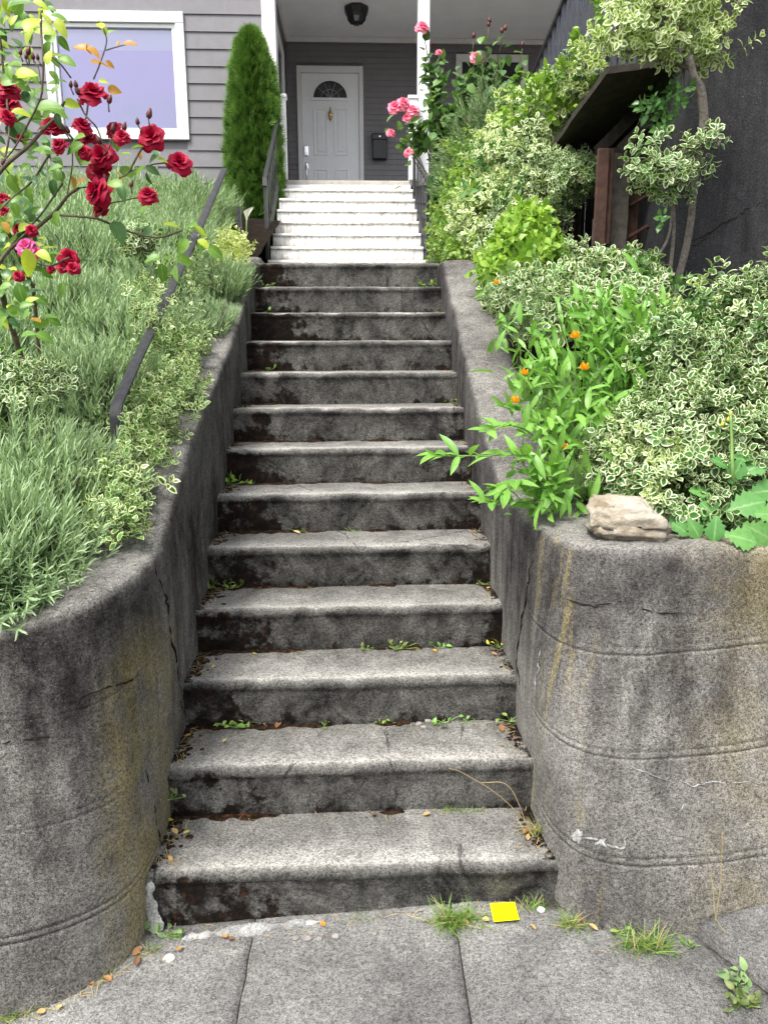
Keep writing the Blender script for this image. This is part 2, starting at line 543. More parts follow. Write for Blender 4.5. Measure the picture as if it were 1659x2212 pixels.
def mat_reflection():
    b = NB('lilac_reflection_behind_glass'); P = b.pos(); x, y, z = b.xyz(P)
    n = b.noise(0.9, 2, 0.5)
    col = b.mix(b.mr(n, 0.4, 0.62), (0.40, 0.43, 0.68), (0.54, 0.40, 0.92))  # lilac window reflection painted into the panel's colour
    col = b.mix(b.mr(z, 5.105, 5.11), col, (0.70, 0.68, 0.92))
    b.bsdf(col, 0.7, None, 0, 0.2); return b.m


def mat_glass():
    b = NB('clear_window_glass')
    g = b.n('ShaderNodeBsdfGlossy'); g.inputs['Roughness'].default_value = 0.03; g.inputs['Color'].default_value = (0.9, 0.9, 1, 1)
    t = b.n('ShaderNodeBsdfTransparent'); t.inputs[0].default_value = (0.93, 0.93, 0.97, 1)
    f = b.n('ShaderNodeFresnel'); f.inputs[0].default_value = 1.5
    m = b.n('ShaderNodeMixShader'); b.t.links.new(b.mr(f.outputs[0], 0, 1, 0.09, 1, False), m.inputs[0])
    b.t.links.new(t.outputs[0], m.inputs[1]); b.t.links.new(g.outputs[0], m.inputs[2]); b.t.links.new(m.outputs[0], b.out.inputs[0])
    return b.m


def mat_stone():
    b = NB('pale_field_stone')
    col = b.mix(b.mr(b.noise(7, 6, 0.7), 0.35, 0.65), (0.30, 0.25, 0.175), (0.50, 0.46, 0.385))
    col = b.mix(b.mr(b.noise(16, 5, 0.7), 0.52, 0.68, 0, 0.75), col, (0.16, 0.105, 0.055))
    b.bsdf(col, 0.9, b.bump(b.noise(30, 7, 0.75), 0.02)); return b.m


def mat_moss():
    b = NB('dry_dark_moss')
    col = b.mix(b.mr(b.noise(55, 4, 0.7), 0.4, 0.65), (0.010, 0.007, 0.005), (0.045, 0.024, 0.013))
    col = b.mix(b.mr(b.noise(20, 3), 0.62, 0.72), col, (0.085, 0.032, 0.014))
    b.bsdf(col, 1.0, b.bump(b.noise(160, 4, 0.7), 0.006), 0, 0.05); return b.m


M['wsteps'] = mat_white_steps(); M['reflection_panel'] = mat_reflection(); M['glass'] = mat_glass(); M['stone'] = mat_stone(); M['moss'] = mat_moss()

# ================================================================== GROUND AND PAVEMENT
def sheet(name, x0, x1, y0, y1, zf, nx, ny, mat, kind='structure'):
    xs = np.linspace(x0, x1, nx); ys = np.linspace(y0, y1, ny)
    X, Y = np.meshgrid(xs, ys, indexing='ij')
    V = np.stack([X, Y, zf(X, Y)], -1).reshape(-1, 3)
    o = mk(name, V, grid_faces(nx, ny), mat, smooth=True, origin=(0, 0, 0))
    o['kind'] = kind; return o


walk_z = lambda x: SWS * x + SWC
sheet('ground', -60, 60, -90, 0.35, lambda x, y: SWS * np.clip(x, -8, 8) + SWC - 0.09, 40, 20, M['soil'])

pave = thing('pavement', 'grey concrete pavement', 'pavement', (0, -0.6, 0.03)); del pave['category'], pave['label']; pave['kind'] = 'structure'


def slab(x0, x1, y0, y1, lift=0.0, tilt=0.0, poly=None):
    """one pavement slab with worn rounded edges; top follows the street's slope"""
    nx = max(6, int((x1 - x0) / 0.03)); ny = max(6, int((y1 - y0) / 0.03))
    nx, ny = min(nx, 44), min(ny, 50)
    U, W = np.meshgrid(np.linspace(0, 1, nx), np.linspace(0, 1, ny), indexing='ij')
    if poly is None:
        X = x0 + (x1 - x0) * U; Y = y0 + (y1 - y0) * W
    else:
        a, b, c, d = [np.array(p) for p in poly]      # front-left, front-right, back-right, back-left
        Q = (a * (1 - U[..., None]) + b * U[..., None]) * (1 - W[..., None]) + (d * (1 - U[..., None]) + c * U[..., None]) * W[..., None]
        X, Y = Q[..., 0], Q[..., 1]
    p3 = np.stack([X, Y, 0 * X], -1)
    ed = np.minimum(np.minimum(U * (x1 - x0), (1 - U) * (x1 - x0)), np.minimum(W * (y1 - y0), (1 - W) * (y1 - y0)))
    X = X + np.where((U < 0.001) | (U > 0.999), vnoise(p3, 14, 3) * 0.003, 0)
    Z = walk_z(X) + lift + tilt * (X - x0) + fbm(p3, 5, 5) * 0.003 - 0.005 * np.exp(-ed / 0.006) + vnoise(p3, 40, 4) * 0.001
    V = np.stack([X, Y, Z], -1).reshape(-1, 3); F = grid_faces(nx, ny)
    # skirt
    rim = [i * ny for i in range(nx)] + [(nx - 1) * ny + j for j in range(1, ny)] + [i * ny + ny - 1 for i in range(nx - 2, -1, -1)] + [j for j in range(ny - 2, 0, -1)]
    n0 = len(V); low = V[rim].copy(); low[:, 2] -= 0.08; V = np.vstack([V, low]); k = len(rim)
    F += [(rim[i], n0 + i, n0 + (i + 1) % k, rim[(i + 1) % k]) for i in range(k)]
    return mk('paving_slab', V, F, M['walk'], pave, True)


slab(-0.905, -0.300, -1.6, 0.02); slab(-0.296, 0.302, -1.6, 0.03)
slab(0.306, 0.99, -1.6, 0.0, poly=[(0.306, -1.6), (1.62, -1.6), (0.965, -0.14), (0.306, 0.06)])
slab(-1.55, -0.909, -1.6, -0.15); slab(-2.6, -1.56, -1.6, -0.2)
slab(1.0, 2.6, -1.6, -0.1, lift=0.055, poly=[(1.66, -1.6), (2.9, -1.6), (2.9, 0.35), (0.985, -0.185)])
for k in range(-4, 5):
    slab(k * 0.9, k * 0.9 + 0.89, -2.9, -1.61)
jo = mk('joint_filling', np.array([(-2.7, -1.7, 0), (3.0, -1.7, 0), (3.0, 0.4, 0), (-2.7, 0.1, 0)]) + np.array([[0, 0, walk_z(x) - 0.007] for x in (-2.7, 3.0, 3.0, -2.7)]), [(0, 1, 2, 3)], M['joint'], pave)
# ================================================================== STAIRCASE
TD, RS, SW = 0.28, 0.178619, 0.630
stair = thing('concrete_staircase', 'long flight of weathered concrete steps between two retaining walls', 'staircase', (0, 0, 0.03))


def step_mesh(i):
    y0, z1 = i * TD, (i + 1) * RS
    z0 = z1 - RS - 0.035 if i else -0.06
    back = y0 + TD + 0.015 if i < 12 else 5.30
    prof = []                                         # (dy, z, wear, moss, riser)
    nr = 12
    for k in range(nr + 1):
        t = k / nr; prof.append((0.006 - 0.004 * t, z0 + (z1 - 0.034 - z0) * t, 0.12, 0.45 * (1 - t) ** 2 + 0.08, 1.0 - 0.25 * math.sin(math.pi * t)))
    for a in (12, 30, 48, 66, 80, 90):
        prof.append((0.034 - 0.034 * math.cos(R(a)) - 0.004, z1 - 0.032 + 0.032 * math.sin(R(a)), 0.05 + 0.95 * (a / 90) ** 3.5, 0.05 * (1 - a / 90), 0.9 * (1 - (a / 90) ** 2)))
    for t in (0.06, 0.14, 0.24, 0.36, 0.5, 0.64, 0.78, 0.9, 1.0):
        prof.append((0.034 + (TD - 0.019) * t if i < 12 else 0.034 + (back - y0 - 0.034) * t, z1 + 0.004 * t, 0.08 + 0.92 * math.exp(-t / 0.24), max(0, t - 0.5) * 0.5, 0.0))
    prof = np.array(prof); nx = 72; npf = len(prof)
    xs = np.linspace(-SW, SW, nx)
    V = np.zeros((nx, npf, 3)); A = np.zeros((nx, npf, 3))
    V[:, :, 0] = xs[:, None]; V[:, :, 1] = y0 + prof[None, :, 0]; V[:, :, 2] = prof[None, :, 1]
    p3 = V.reshape(-1, 3); n1 = fbm(p3, 7, 30 + i).reshape(nx, npf); n2 = vnoise(p3, 45, 60 + i).reshape(nx, npf)
    wob = vnoise(np.stack([xs, xs * 0 + i * 3.3, xs * 0], -1), 3.5, 5) * 0.006 + vnoise(np.stack([xs, xs * 0 + i * 1.3, xs * 0], -1), 22, 6) * 0.0022
    V[:, :, 1] += wob[:, None] * (prof[None, :, 4] > -1) * (np.arange(npf) < nr + 8)[None] + n1 * 0.004 * (np.arange(npf) < nr + 3)[None]
    V[:, :, 2] += n1 * 0.004 + n2 * 0.0012
    # chipped, sunken nosing here and there
    chip = sstep(0.25, 0.7, vnoise(np.stack([xs, xs * 0 + i * 7.7, xs * 0 + 1], -1), 9, 8))
    nose = np.exp(-((np.arange(npf) - (nr + 4)) / 2.0) ** 2)
    V[:, :, 2] -= chip[:, None] * nose[None] * 0.010; V[:, :, 1] += chip[:, None] * nose[None] * 0.006
    A[:, :, 0] = prof[None, :, 2] * (0.65 + 0.35 * sstep(0.58, 0.40, np.abs(xs)))[:, None]
    # damp moss grows thickest in the left third of each riser, some at the right end
    xl = sstep(-0.05 - 0.25 * ((i * 37) % 5) / 5, -0.50, xs)[:, None]; xr = sstep(0.42, 0.60, xs)[:, None]
    A[:, :, 1] = prof[None, :, 3] + prof[None, :, 4] * (0.64 * xl + 0.48 * xr + 0.08) * (0.65 + 0.5 * vnoise(np.stack([xs * 2, xs * 0 + i, xs * 0], -1), 1.5, 11))[:, None] + 0.5 * sstep(0.53, 0.61, np.abs(xs))[:, None] * (prof[None, :, 4] < 0.3)
    A[:, :, 2] = prof[None, :, 4]
    o = mk('step', V.reshape(-1, 3), grid_faces(nx, npf), M['step'], stair, True, {'mask': np.clip(A.reshape(-1, 3), 0, 1.2)})
    return o


for i in range(13): step_mesh(i)


def ribbon(name, pts, wd, up, mat, parent, h=0.012, seed=0, rough=0.4):
    """uneven raised strip along a polyline"""
    P = curve_pts(pts, 110); T = unit(np.gradient(P, axis=0)); up = unit(np.array(up, float)); S = unit(np.cross(T, up))
    cs = [(-1, 0), (-0.75, 0.7), (-0.2, 1), (0.35, 0.9), (0.8, 0.6), (1, 0)]
    V = []
    for i, p in enumerate(P):
        e = 1 + rough * fbm(np.array([p * 1.0]), 24, seed)[0] * 1.3; e2 = 1 + rough * vnoise(np.array([p + 5]), 30, seed)[0]
        end = min(1, 3 * min(i + 0.4, len(P) - 0.6 - i) / len(P) * 3)
        for a, b in cs: V.append(p + S[i] * a * wd * e * end + up * (b * h * e2 * end - 0.003))
    return mk(name, np.array(V), grid_faces(len(P), len(cs)), mat, parent, True)


# pale mortar patches at the left end of the lowest riser and along its foot
ribbon('mortar_patch', [on_y(327, 1905, -0.006), on_y(322, 1945, -0.008), on_y(333, 1985, -0.012), on_y(345, 2025, -0.03)], 0.020, (0.1, -1, 0.1), M['mortar'], stair, 0.007, 3, 0.95)
ribbon('mortar_patch', [on_walk(390, 2030), on_walk(470, 2018), on_walk(560, 2008), on_walk(700, 1990)], 0.016, (0, -0.4, 1), M['mortar'], stair, 0.013, 4, 0.95)

# ================================================================== RETAINING WALLS
GROOVES = [0.230, 0.525, 0.815]


def wall(name, label, side, T, B, thick, gamp, mat, seed):
    """T: list of (x, y, z) along the top edge, B: matching (x, y) at the foot; runs from the landing to the street front"""
    T = np.array(T, float); B = np.array(B, float)
    s = np.concatenate([[0], np.cumsum(np.linalg.norm(np.diff(T[:, :2], axis=0), axis=1) + 0.6 * np.linalg.norm(np.diff(B, axis=0), axis=1))])
    key = []
    for a, b in zip(s[:-1], s[1:]): key += list(np.linspace(a, b, max(2, int((b - a) / 0.045)), endpoint=False))
    key = np.array(key + [s[-1]])
    def sm(vals):
        v = np.interp(key, s, vals); k = np.array([1, 2, 3, 2, 1]) / 9.0
        vp = np.pad(v, 2, mode='edge'); out = np.convolve(vp, k, 'valid'); out[0], out[-1] = v[0], v[-1]; return out
    tx, ty, tz = sm(T[:, 0]), sm(T[:, 1]), sm(T[:, 2]); bx, by = sm(B[:, 0]), sm(B[:, 1])
    front = sm(np.array([1.0 if abs(t[0]) > 0.66 and t[1] < 0.4 else 0.0 for t in T])) if False else sm(np.array([1.0 if t[1] < 0.55 else 0.0 for t in T]))
    n = len(key)
    # heights: absolute rows with grooves, then rows that follow the top edge
    rows = list(np.arange(-0.12, 0.86, 0.03))
    for g in GROOVES:
        rows = [r for r in rows if abs(r - g) > 0.033] + [g - 0.022, g - 0.0135, g - 0.010, g - 0.0065, g, g + 0.0065, g + 0.010, g + 0.0135, g + 0.022]
    rows = sorted(rows); nr = len(rows); extra = 11
    cols = []
    tp = np.stack([tx, ty], -1); tan = unit(np.gradient(tp, axis=0))
    nrm = np.stack([-tan[:, 1], tan[:, 0]], -1) * side          # towards the soil
    V = []
    for j in range(n):
        col = []
        for z0 in rows:
            z = z0 + 0.040 * bx[j]
            fr = min(1.0, max(0, (z + 0.02) / (tz[j] + 0.02)))
            d = 0.0
            for gi, g in enumerate(GROOVES):
                for c in (-0.0100, 0.0100):
                    if abs(z0 - g - c) < 0.0032: d += gamp[gi][0 if c < 0 else 1] * front[j]
            col.append((bx[j] + (tx[j] - bx[j]) * fr - 0, by[j] + (ty[j] - by[j]) * fr, z, d))
        zs = rows[-1] + 0.040 * bx[j]
        for k in range(1, extra + 1):
            z = zs + (tz[j] - 0.035 - zs) * k / extra; fr = min(1.0, (z + 0.02) / (tz[j] + 0.02))
            col.append((bx[j] + (tx[j] - bx[j]) * fr, by[j] + (ty[j] - by[j]) * fr, z, 0))
        for a in (25, 50, 75, 90):
            q = 0.035 * (1 - math.cos(R(a))); col.append((tx[j] + nrm[j, 0] * q, ty[j] + nrm[j, 1] * q, tz[j] - 0.035 + 0.035 * math.sin(R(a)), 0))
        th = thick(tx[j], ty[j])
        for t in (0.25, 0.45, 0.65, 0.85, 1.0):
            q = 0.035 + (th - 0.035) * t; col.append((tx[j] + nrm[j, 0] * q, ty[j] + nrm[j, 1] * q, tz[j] + 0.004, 0))
        col.append((tx[j] + nrm[j, 0] * th, ty[j] + nrm[j, 1] * th, tz[j] - 0.35, 0))
        V.append(col)
    V = np.array(V); D = V[..., 3]; V = V[..., :3]; m = V.shape[1]
    nn = np.concatenate([nrm, np.zeros((n, 1))], 1)[:, None, :]
    V = V + nn * D[..., None]
    p3 = V.reshape(-1, 3)
    V = V + nn * (fbm(p3, 3.0, seed) * 0.011 + fbm(p3, 14, seed + 3, 3) * 0.004).reshape(n, m)[..., None]
    V[..., 2] += (fbm(p3, 9, seed + 9, 3) * 0.010).reshape(n, m) * (np.arange(m) > nr + extra)[None]
    Fc = grid_faces(n, m)
    if side < 0: pass
    o = mk(name, V.reshape(-1, 3), Fc, mat, None, True, origin=(float(bx.mean()), float(by.mean()), 0.0))
    meta(o, label, 'retaining wall')
    return o


TL = [(-.605, 3.40, 2.32), (-.605, 3.13, 2.31), (-.605, 3.02, 2.27), (-.605, 2.90, 2.18), (-.605, 2.24, 1.871), (-.605, 1.668, 1.654), (-.605, 1.08, 1.421), (-.605, .69, 1.258), (-.605, .5, 1.165),
      (-.607, .36, 1.09), (-.622, .17, 1.075), (-.650, 0.0, 1.065), (-.705, -.09, 1.05), (-.80, -.125, 1.025), (-.90, -.13, 1.0), (-1.3, -.13, .97), (-2.7, -.13, .90)]
BL = [(-.615, 3.40), (-.615, 3.13), (-.615, 3.02), (-.615, 2.9), (-.615, 2.24), (-.615, 1.668), (-.615, 1.08), (-.613, .69), (-.612, .45), (-.610, .22), (-.609, .02), (-.625, -.085), (-.67, -.165), (-.75, -.235), (-.86, -.29), (-1.3, -.31), (-2.7, -.31)]
wl = wall('retaining_wall', 'blackened concrete retaining wall with ochre lichen below the lavender', -1, TL, BL, lambda x, y: 0.20, [(.005, .004), (.002, .001), (.002, .001)], M['wall_l'], 101)
TR = [(.605, 3.40, 2.32), (.605, 3.10, 2.31), (.605, 3.0, 2.27), (.605, 2.863, 2.18), (.605, 2.333, 1.872), (.605, 1.897, 1.623), (.605, 1.481, 1.419), (.605, 1.213, 1.27), (.605, .98, 1.17),
      (.606, .62, 1.145), (.618, .38, 1.142), (.66, .22, 1.14), (.74, .14, 1.14), (.86, .115, 1.14), (1.1, .13, 1.135), (1.6, .20, 1.12), (2.8, .40, 1.12)]
BR = [(.615, 3.40), (.615, 3.10), (.615, 3.0), (.615, 2.863), (.615, 2.333), (.615, 1.897), (.615, 1.481), (.614, 1.1), (.613, .70), (.612, .30), (.612, .02), (.64, -.09), (.70, -.155), (.79, -.195), (1.05, -.21), (1.6, -.15), (2.8, .05)]
wr = wall('retaining_wall', 'grey concrete retaining wall with double grooves, pale stone resting on its top', 1, TR, BR, lambda x, y: 0.27 if y > 0.5 else 0.33, [(.0042, .003), (.0042, .0025), (.0042, .0015)], M['wall_r'], 151)


def crack(pts, wd, mat, parent, seed, h=0.002):
    """a thin jagged strip lying on a wall face"""
    P = curve_pts(pts, 36); P = P + np.stack([vnoise(P + k * 9, 40, seed + k) for k in range(3)], -1) * 0.006
    V = []
    for i, p in enumerate(P):
        t = unit(P[min(i + 1, len(P) - 1)] - P[max(i - 1, 0)]); s = unit(np.cross(t, unit(CAM - p)))
        nn = unit(np.cross(s, t)); nn = nn if nn @ (CAM - p) > 0 else -nn
        ww = wd * (0.5 + 0.9 * abs(vnoise(np.array([p]), 60, seed)[0])) * min(1, 6 * min(i, len(P) - 1 - i) / len(P) + 0.1)
        V += [p - s * ww, p + nn * h, p + s * ww]
    return np.array(V), grid_faces(len(P), 3)


M['crack'] = paint('dark_crack', (0.016, 0.013, 0.011), 1.0, 0.4, 0.0, 60, spec=0.1)
M['efflor'] = paint('white_lime_bloom', (0.46, 0.46, 0.45), 0.95, 0.45, 0.006, 120, spec=0.1)


def surf(o):
    """ray caster onto one wall mesh, in world space"""
    from mathutils.bvhtree import BVHTree
    off = Vector(WORLD[o.name]); me = o.data
    t = BVHTree.FromPolygons([v.co + off for v in me.vertices], [p.vertices[:] for p in me.polygons])
    def hit(px, py, lift=0.001):
        d = Vector(ray(px, py)).normalized(); h = t.ray_cast(Vector(CAM), d)
        return np.array(h[0] - d * lift) if h[0] is not None else None
    return hit


HL, HR = surf(wl), surf(wr)


def wall_crack(hit, px, wd, mat, parent, name, seed):
    pts = [hit(*p) for p in px]; pts = [p for p in pts if p is not None]
    if len(pts) < 2: return
    # refine: re-project the interpolated line onto the wall
    out = []
    for (a, b) in zip(px[:-1], px[1:]):
        for t in np.linspace(0, 1, 7, endpoint=False):
            j = vnoise(np.array([[a[0] * 0.05 + t, a[1] * 0.05, seed]]), 3, seed)[0] * 5
            h = hit(a[0] + (b[0] - a[0]) * t + j, a[1] + (b[1] - a[1]) * t + j * 0.5)
            if h is not None: out.append(h)
    if len(out) > 3:
        V, F = crack(out, wd, mat, parent, seed, 0.0015); mk(name, V, F, mat, parent, True)


wall_crack(HL, [(335, 1215), (348, 1260), (362, 1310), (368, 1370), (380, 1440), (392, 1500), (398, 1560)], 0.0045, M['crack'], wl, 'crack', 1)
wall_crack(HL, [(318, 1660), (335, 1730), (340, 1790), (352, 1850)], 0.003, M['crack'], wl, 'crack', 2)
wall_crack(HL, [(0, 1605), (60, 1598), (125, 1588)], 0.003, M['crack'], wl, 'crack', 3)
wall_crack(HL, [(160, 1510), (220, 1490), (265, 1478), (310, 1455)], 0.003, M['crack'], wl, 'crack', 4)
wall_crack(HR, [(1152, 1200), (1140, 1270), (1128, 1350), (1115, 1420), (1122, 1490)], 0.006, M['crack'], wr, 'crack', 5)
wall_crack(HR, [(1168, 1400), (1160, 1450), (1155, 1500)], 0.003, M['efflor'], wr, 'lime_streak', 6)
wall_crack(HR, [(1210, 1290), (1280, 1310), (1340, 1300), (1420, 1325), (1500, 1320)], 0.0025, M['crack'], wr, 'crack', 7)
wall_crack(HR, [(1470, 1685), (1490, 1698), (1520, 1690), (1590, 1692), (1659, 1690)], 0.002, M['efflor'], wr, 'lime_streak', 8)
wall_crack(HR, [(1495, 1700), (1485, 1725), (1460, 1760)], 0.002, M['efflor'], wr, 'lime_streak', 9)
wall_crack(HR, [(1350, 1650), (1400, 1670), (1440, 1685)], 0.0016, M['efflor'], wr, 'lime_streak', 10)
wall_crack(HR, [(1255, 1808), (1290, 1815), (1320, 1830), (1345, 1828), (1360, 1800)], 0.003, M['efflor'], wr, 'lime_streak', 11)


def blob_patch(name, hit, cx, cy, r, mat, parent, seed):
    V = [hit(cx, cy, 0.006)]; n = 22
    for k in range(n):
        a = 2 * math.pi * k / n; q = r * (1 + 0.8 * vnoise(np.array([[math.cos(a) * 2, math.sin(a) * 2, seed]]), 1.4, seed)[0])
        V.append(hit(cx + q * math.cos(a), cy + q * math.sin(a) * 0.9, 0.0005))
    mk(name, np.array(V), [(0, 1 + k, 1 + (k + 1) % n) for k in range(n)], mat, parent, True)


blob_patch('lime_bloom', HR, 1247, 1806, 13, M['efflor'], wr, 1)
blob_patch('lime_bloom', HR, 1298, 1820, 10, M['efflor'], wr, 2)

# ================================================================== SOIL BANKS
def z_left(x, y):
    base = np.interp(y, [-.2, .1, .36, .7, 1.08, 1.67, 2.24, 3.1, 4.2, 6.0, 7.5, 12], [.93, 1.0, 1.03, 1.20, 1.36, 1.60, 1.82, 2.22, 2.50, 3.05, 3.25, 3.3])
    return base + 0.045 * np.clip(-x - 1.0, -1, 3) * 0.6 + np.interp(y, [0, .6], [.03, 0]) * np.clip(x + 1, -1.5, 0)


def z_right(x, y):
    base = np.interp(y, [0.2, .5, 1.0, 1.5, 2.0, 3.0, 4.0, 7.0, 12], [1.09, 1.09, 1.12, 1.40, 1.66, 2.24, 2.34, 2.45, 2.5])
    return base + 0.05 * np.clip(x - 1.0, 0, 2)


def bank(name, x0, x1, y0, y1, zf, seed):
    def g(X, Y):
        p = np.stack([X, Y, 0 * X], -1); return zf(X, Y) + fbm(p, 4, seed) * 0.02 + fbm(p, 22, seed + 1, 2) * 0.008
    return sheet(name, x0, x1, y0, y1, g, 90, 90, M['soil'])


bank('garden_soil', -7.0, -0.70, 0.02, 7.6, z_left, 3)
bank('garden_soil', 0.74, 7.0, 0.33, 12.0, z_right, 4)
sheet('yard_soil', -0.75, 0.9, 5.25, 7.6, lambda x, y: 2.26 + 0 * x, 8, 8, M['soil'])
kb = mk('kerb_block', *bevel_box(-1.02, -0.612, 3.42, 5.1, 2.1, 2.37, 0.02, 2), M['walk'])
meta(kb, 'low grey concrete kerb beside the landing under the evergreen', 'kerb')

# ================================================================== HOUSE
HY, DY = 7.40, 9.95                                  # front wall plane, porch back wall plane
FLZ, CLZ = 3.70, 6.17
house = thing('house', 'taupe grey clapboard house with white trim and recessed porch', 'house', (-1.5, 8.5, 2.3))


def hp(name, vf, mat, parent=None, smooth=False):
    return mk(name, vf[0], vf[1], mat, parent or house, smooth)


def lap(x0, x1, y, z0, h, out=0.018):
    """one lapped board facing the street: thick at its lower edge"""
    return np.array([(x0, y - out, z0), (x1, y - out, z0), (x1, y - 0.004, z0 + h * 1.06), (x0, y - 0.004, z0 + h * 1.06), (x0, y + 0.01, z0), (x1, y + 0.01, z0), (x1, y + 0.01, z0 + h * 1.06), (x0, y + 0.01, z0 + h * 1.06)]), \
        [(0, 1, 2, 3), (4, 7, 6, 5), (0, 4, 5, 1), (1, 5, 6, 2), (2, 6, 7, 3), (3, 7, 4, 0)]


def lap_x(x, y0, y1, z0, h, out=0.016):
    V = np.array([(x + out, y0, z0), (x + out, y1, z0), (x + 0.004, y1, z0 + h * 1.06), (x + 0.004, y0, z0 + h * 1.06), (x - 0.01, y0, z0), (x - 0.01, y1, z0), (x - 0.01, y1, z0 + h * 1.06), (x - 0.01, y0, z0 + h * 1.06)])
    return V, [(0, 1, 2, 3), (4, 7, 6, 5), (0, 4, 5, 1), (1, 5, 6, 2), (2, 6, 7, 3), (3, 7, 4, 0)]


WX0, WX1, WZ0, WZ1 = -3.40, -1.835, 4.145, 5.47      # outer edge of the window casing
hp('wall', box(-7.0, WX0 + 0.06, HY + 0.011, HY + 0.20, 2.6, 6.9), M['siding'])
hp('wall', box(WX1 - 0.06, -0.90, HY + 0.011, HY + 0.20, 2.6, 6.9), M['siding'])
hp('wall', box(WX0 + 0.06, WX1 - 0.06, HY + 0.011, HY + 0.20, 2.6, WZ0 + 0.05), M['siding'])
hp('wall', box(WX0 + 0.06, WX1 - 0.06, HY + 0.011, HY + 0.20, WZ1 - 0.05, 6.9), M['siding'])
ex = 0.1775; z = 2.62
while z < 6.7:
    if z + ex < WZ0 + 0.02 or z > WZ1 - 0.02: segs = [(-7.0, -0.966)]
    else: segs = [(-7.0, WX0 + 0.03), (WX1 - 0.03, -0.966)]
    for a, b_ in segs:
        if a < -4.6: a = -4.6
        hp('siding_board', lap(a, b_, HY, z, ex), M['siding'])
    z += ex
# picture window: casing of four boards, inner sash, glass, panel behind painted with the lilac window reflection
win = hp('window', join([bevel_box(WX0, WX1, HY - 0.045, HY + 0.03, WZ1 - 0.115, WZ1, .005), bevel_box(WX0, WX1, HY - 0.045, HY + 0.03, WZ0, WZ0 + 0.085, .005),
                         bevel_box(WX0, WX0 + 0.095, HY - 0.0425, HY + 0.03, WZ0 + 0.084, WZ1 - 0.114, .005), bevel_box(WX1 - 0.095, WX1, HY - 0.0425, HY + 0.03, WZ0 + 0.084, WZ1 - 0.114, .005)]), M['white'])
a0, a1, c0, c1 = WX0 + 0.096, WX1 - 0.096, WZ0 + 0.086, WZ1 - 0.116
hp('sash', join([bevel_box(a0, a1, HY - 0.02, HY + 0.05, c1 - 0.045, c1, .004), bevel_box(a0, a1, HY - 0.02, HY + 0.05, c0, c0 + 0.04, .004), bevel_box(a0, a0 + 0.045, HY - 0.018, HY + 0.05, c0 + .039, c1 - .044, .004), bevel_box(a1 - 0.045, a1, HY - 0.018, HY + 0.05, c0 + .039, c1 - .044, .004)]), M['white'], win)
hp('pane', box(a0 + 0.04, a1 - 0.04, HY + 0.012, HY + 0.018, c0 + 0.035, c1 - 0.04), M['glass'], win)
hp('reflection_panel', box(a0 + 0.01, a1 - 0.01, HY + 0.060, HY + 0.070, c0 + 0.01, c1 - 0.01), M['reflection_panel'], win)
# corner post, return wall, porch
hp('corner_post', bevel_box(-0.965, -0.81, HY - 0.03, HY + 0.16, 2.6, 6.9, .006), M['white'])
hp('wall', box(-1.08, -0.925, HY + 0.21, DY + 0.2, 2.6, 6.9), M['siding'])
z = 3.73
while z < CLZ - 0.02:
    hp('siding_board', lap_x(-0.915, HY + 0.165, DY - 0.02, z, 0.0765, 0.012), M['siding']); z += 0.0765
# return-wall window edge
sw = hp('window', join([bevel_box(-0.905, -0.872, 8.25, 8.33, 4.55, 5.75, .004), bevel_box(-0.905, -0.872, 9.15, 9.23, 4.55, 5.75, .004), bevel_box(-0.905, -0.872, 8.33, 9.15, 5.66, 5.75, .004), bevel_box(-0.905, -0.872, 8.33, 9.15, 4.55, 4.64, .004)]), M['white'])
hp('pane', box(-0.898, -0.892, 8.32, 9.16, 4.63, 5.67), M['dark_glass'], sw)
hp('wall', box(-1.0, 4.5, DY + 0.011, DY + 0.2, 2.6, 6.9), M['siding'])
DX0, DX1 = -0.757, 0.212                              # door casing
PX0, PX1, PZ0, PZ1 = 1.57, 2.63, 4.35, 6.0            # porch window
z = 3.735; k = 0
while z < CLZ - 0.02:
    segs = [(-0.90, DX0 + 0.02), (DX1 - 0.02, 4.4)] if z < 5.82 else [(-0.90, 4.4)]
    for a, b_ in segs:
        if b_ > 3 and PZ0 + .02 < z + .076 and z < PZ1 - .02: hp('siding_board', lap(a, PX0 + .02, DY, z, 0.0765, 0.013), M['siding']); a = PX1 - .02
        hp('siding_board', lap(a, b_, DY, z, 0.0765, 0.013), M['siding'])
    z += 0.0765
hp('baseboard', bevel_box(DX1 + 0.002, 4.4, DY - 0.035, DY + 0.008, 3.905, 3.955, .004), M['white'])
hp('porch_floor', bevel_box(-0.915, 4.5, 7.28, DY + 0.01, FLZ - 0.055, FLZ, .008), M['floor_paint'])
hp('porch_ceiling', box(-0.92, 4.5, HY - 0.25, DY + 0.01, CLZ + 0.03, CLZ + 0.09), M['ceil'])
hp('crown_trim', bevel_box(-0.90, 4.4, DY - 0.07, DY - 0.014, CLZ - 0.035, CLZ + 0.029, .01), M['white'])
hp('crown_trim', bevel_box(-0.909, -0.86, HY + 0.17, DY - 0.071, CLZ - 0.035, CLZ + 0.029, .01), M['white'])
hp('porch_beam', bevel_box(-0.80, 4.5, HY - 0.06, HY + 0.12, 6.52, 6.75, .006), M['white'])
hp('porch_post', bevel_box(0.80, 0.935, HY - 0.03, HY + 0.10, FLZ, 6.52, .006), M['white'])
hp('porch_post', bevel_box(3.9, 4.03, HY - 0.03, HY + 0.10, FLZ, 6.52, .006), M['white'])
hp('roof', box(-7.4, 5.0, HY - 0.3, 14.0, 6.91, 7.10), M['dark_wood'])  # slab out of view, added to shade the porch; overhang kept short for light
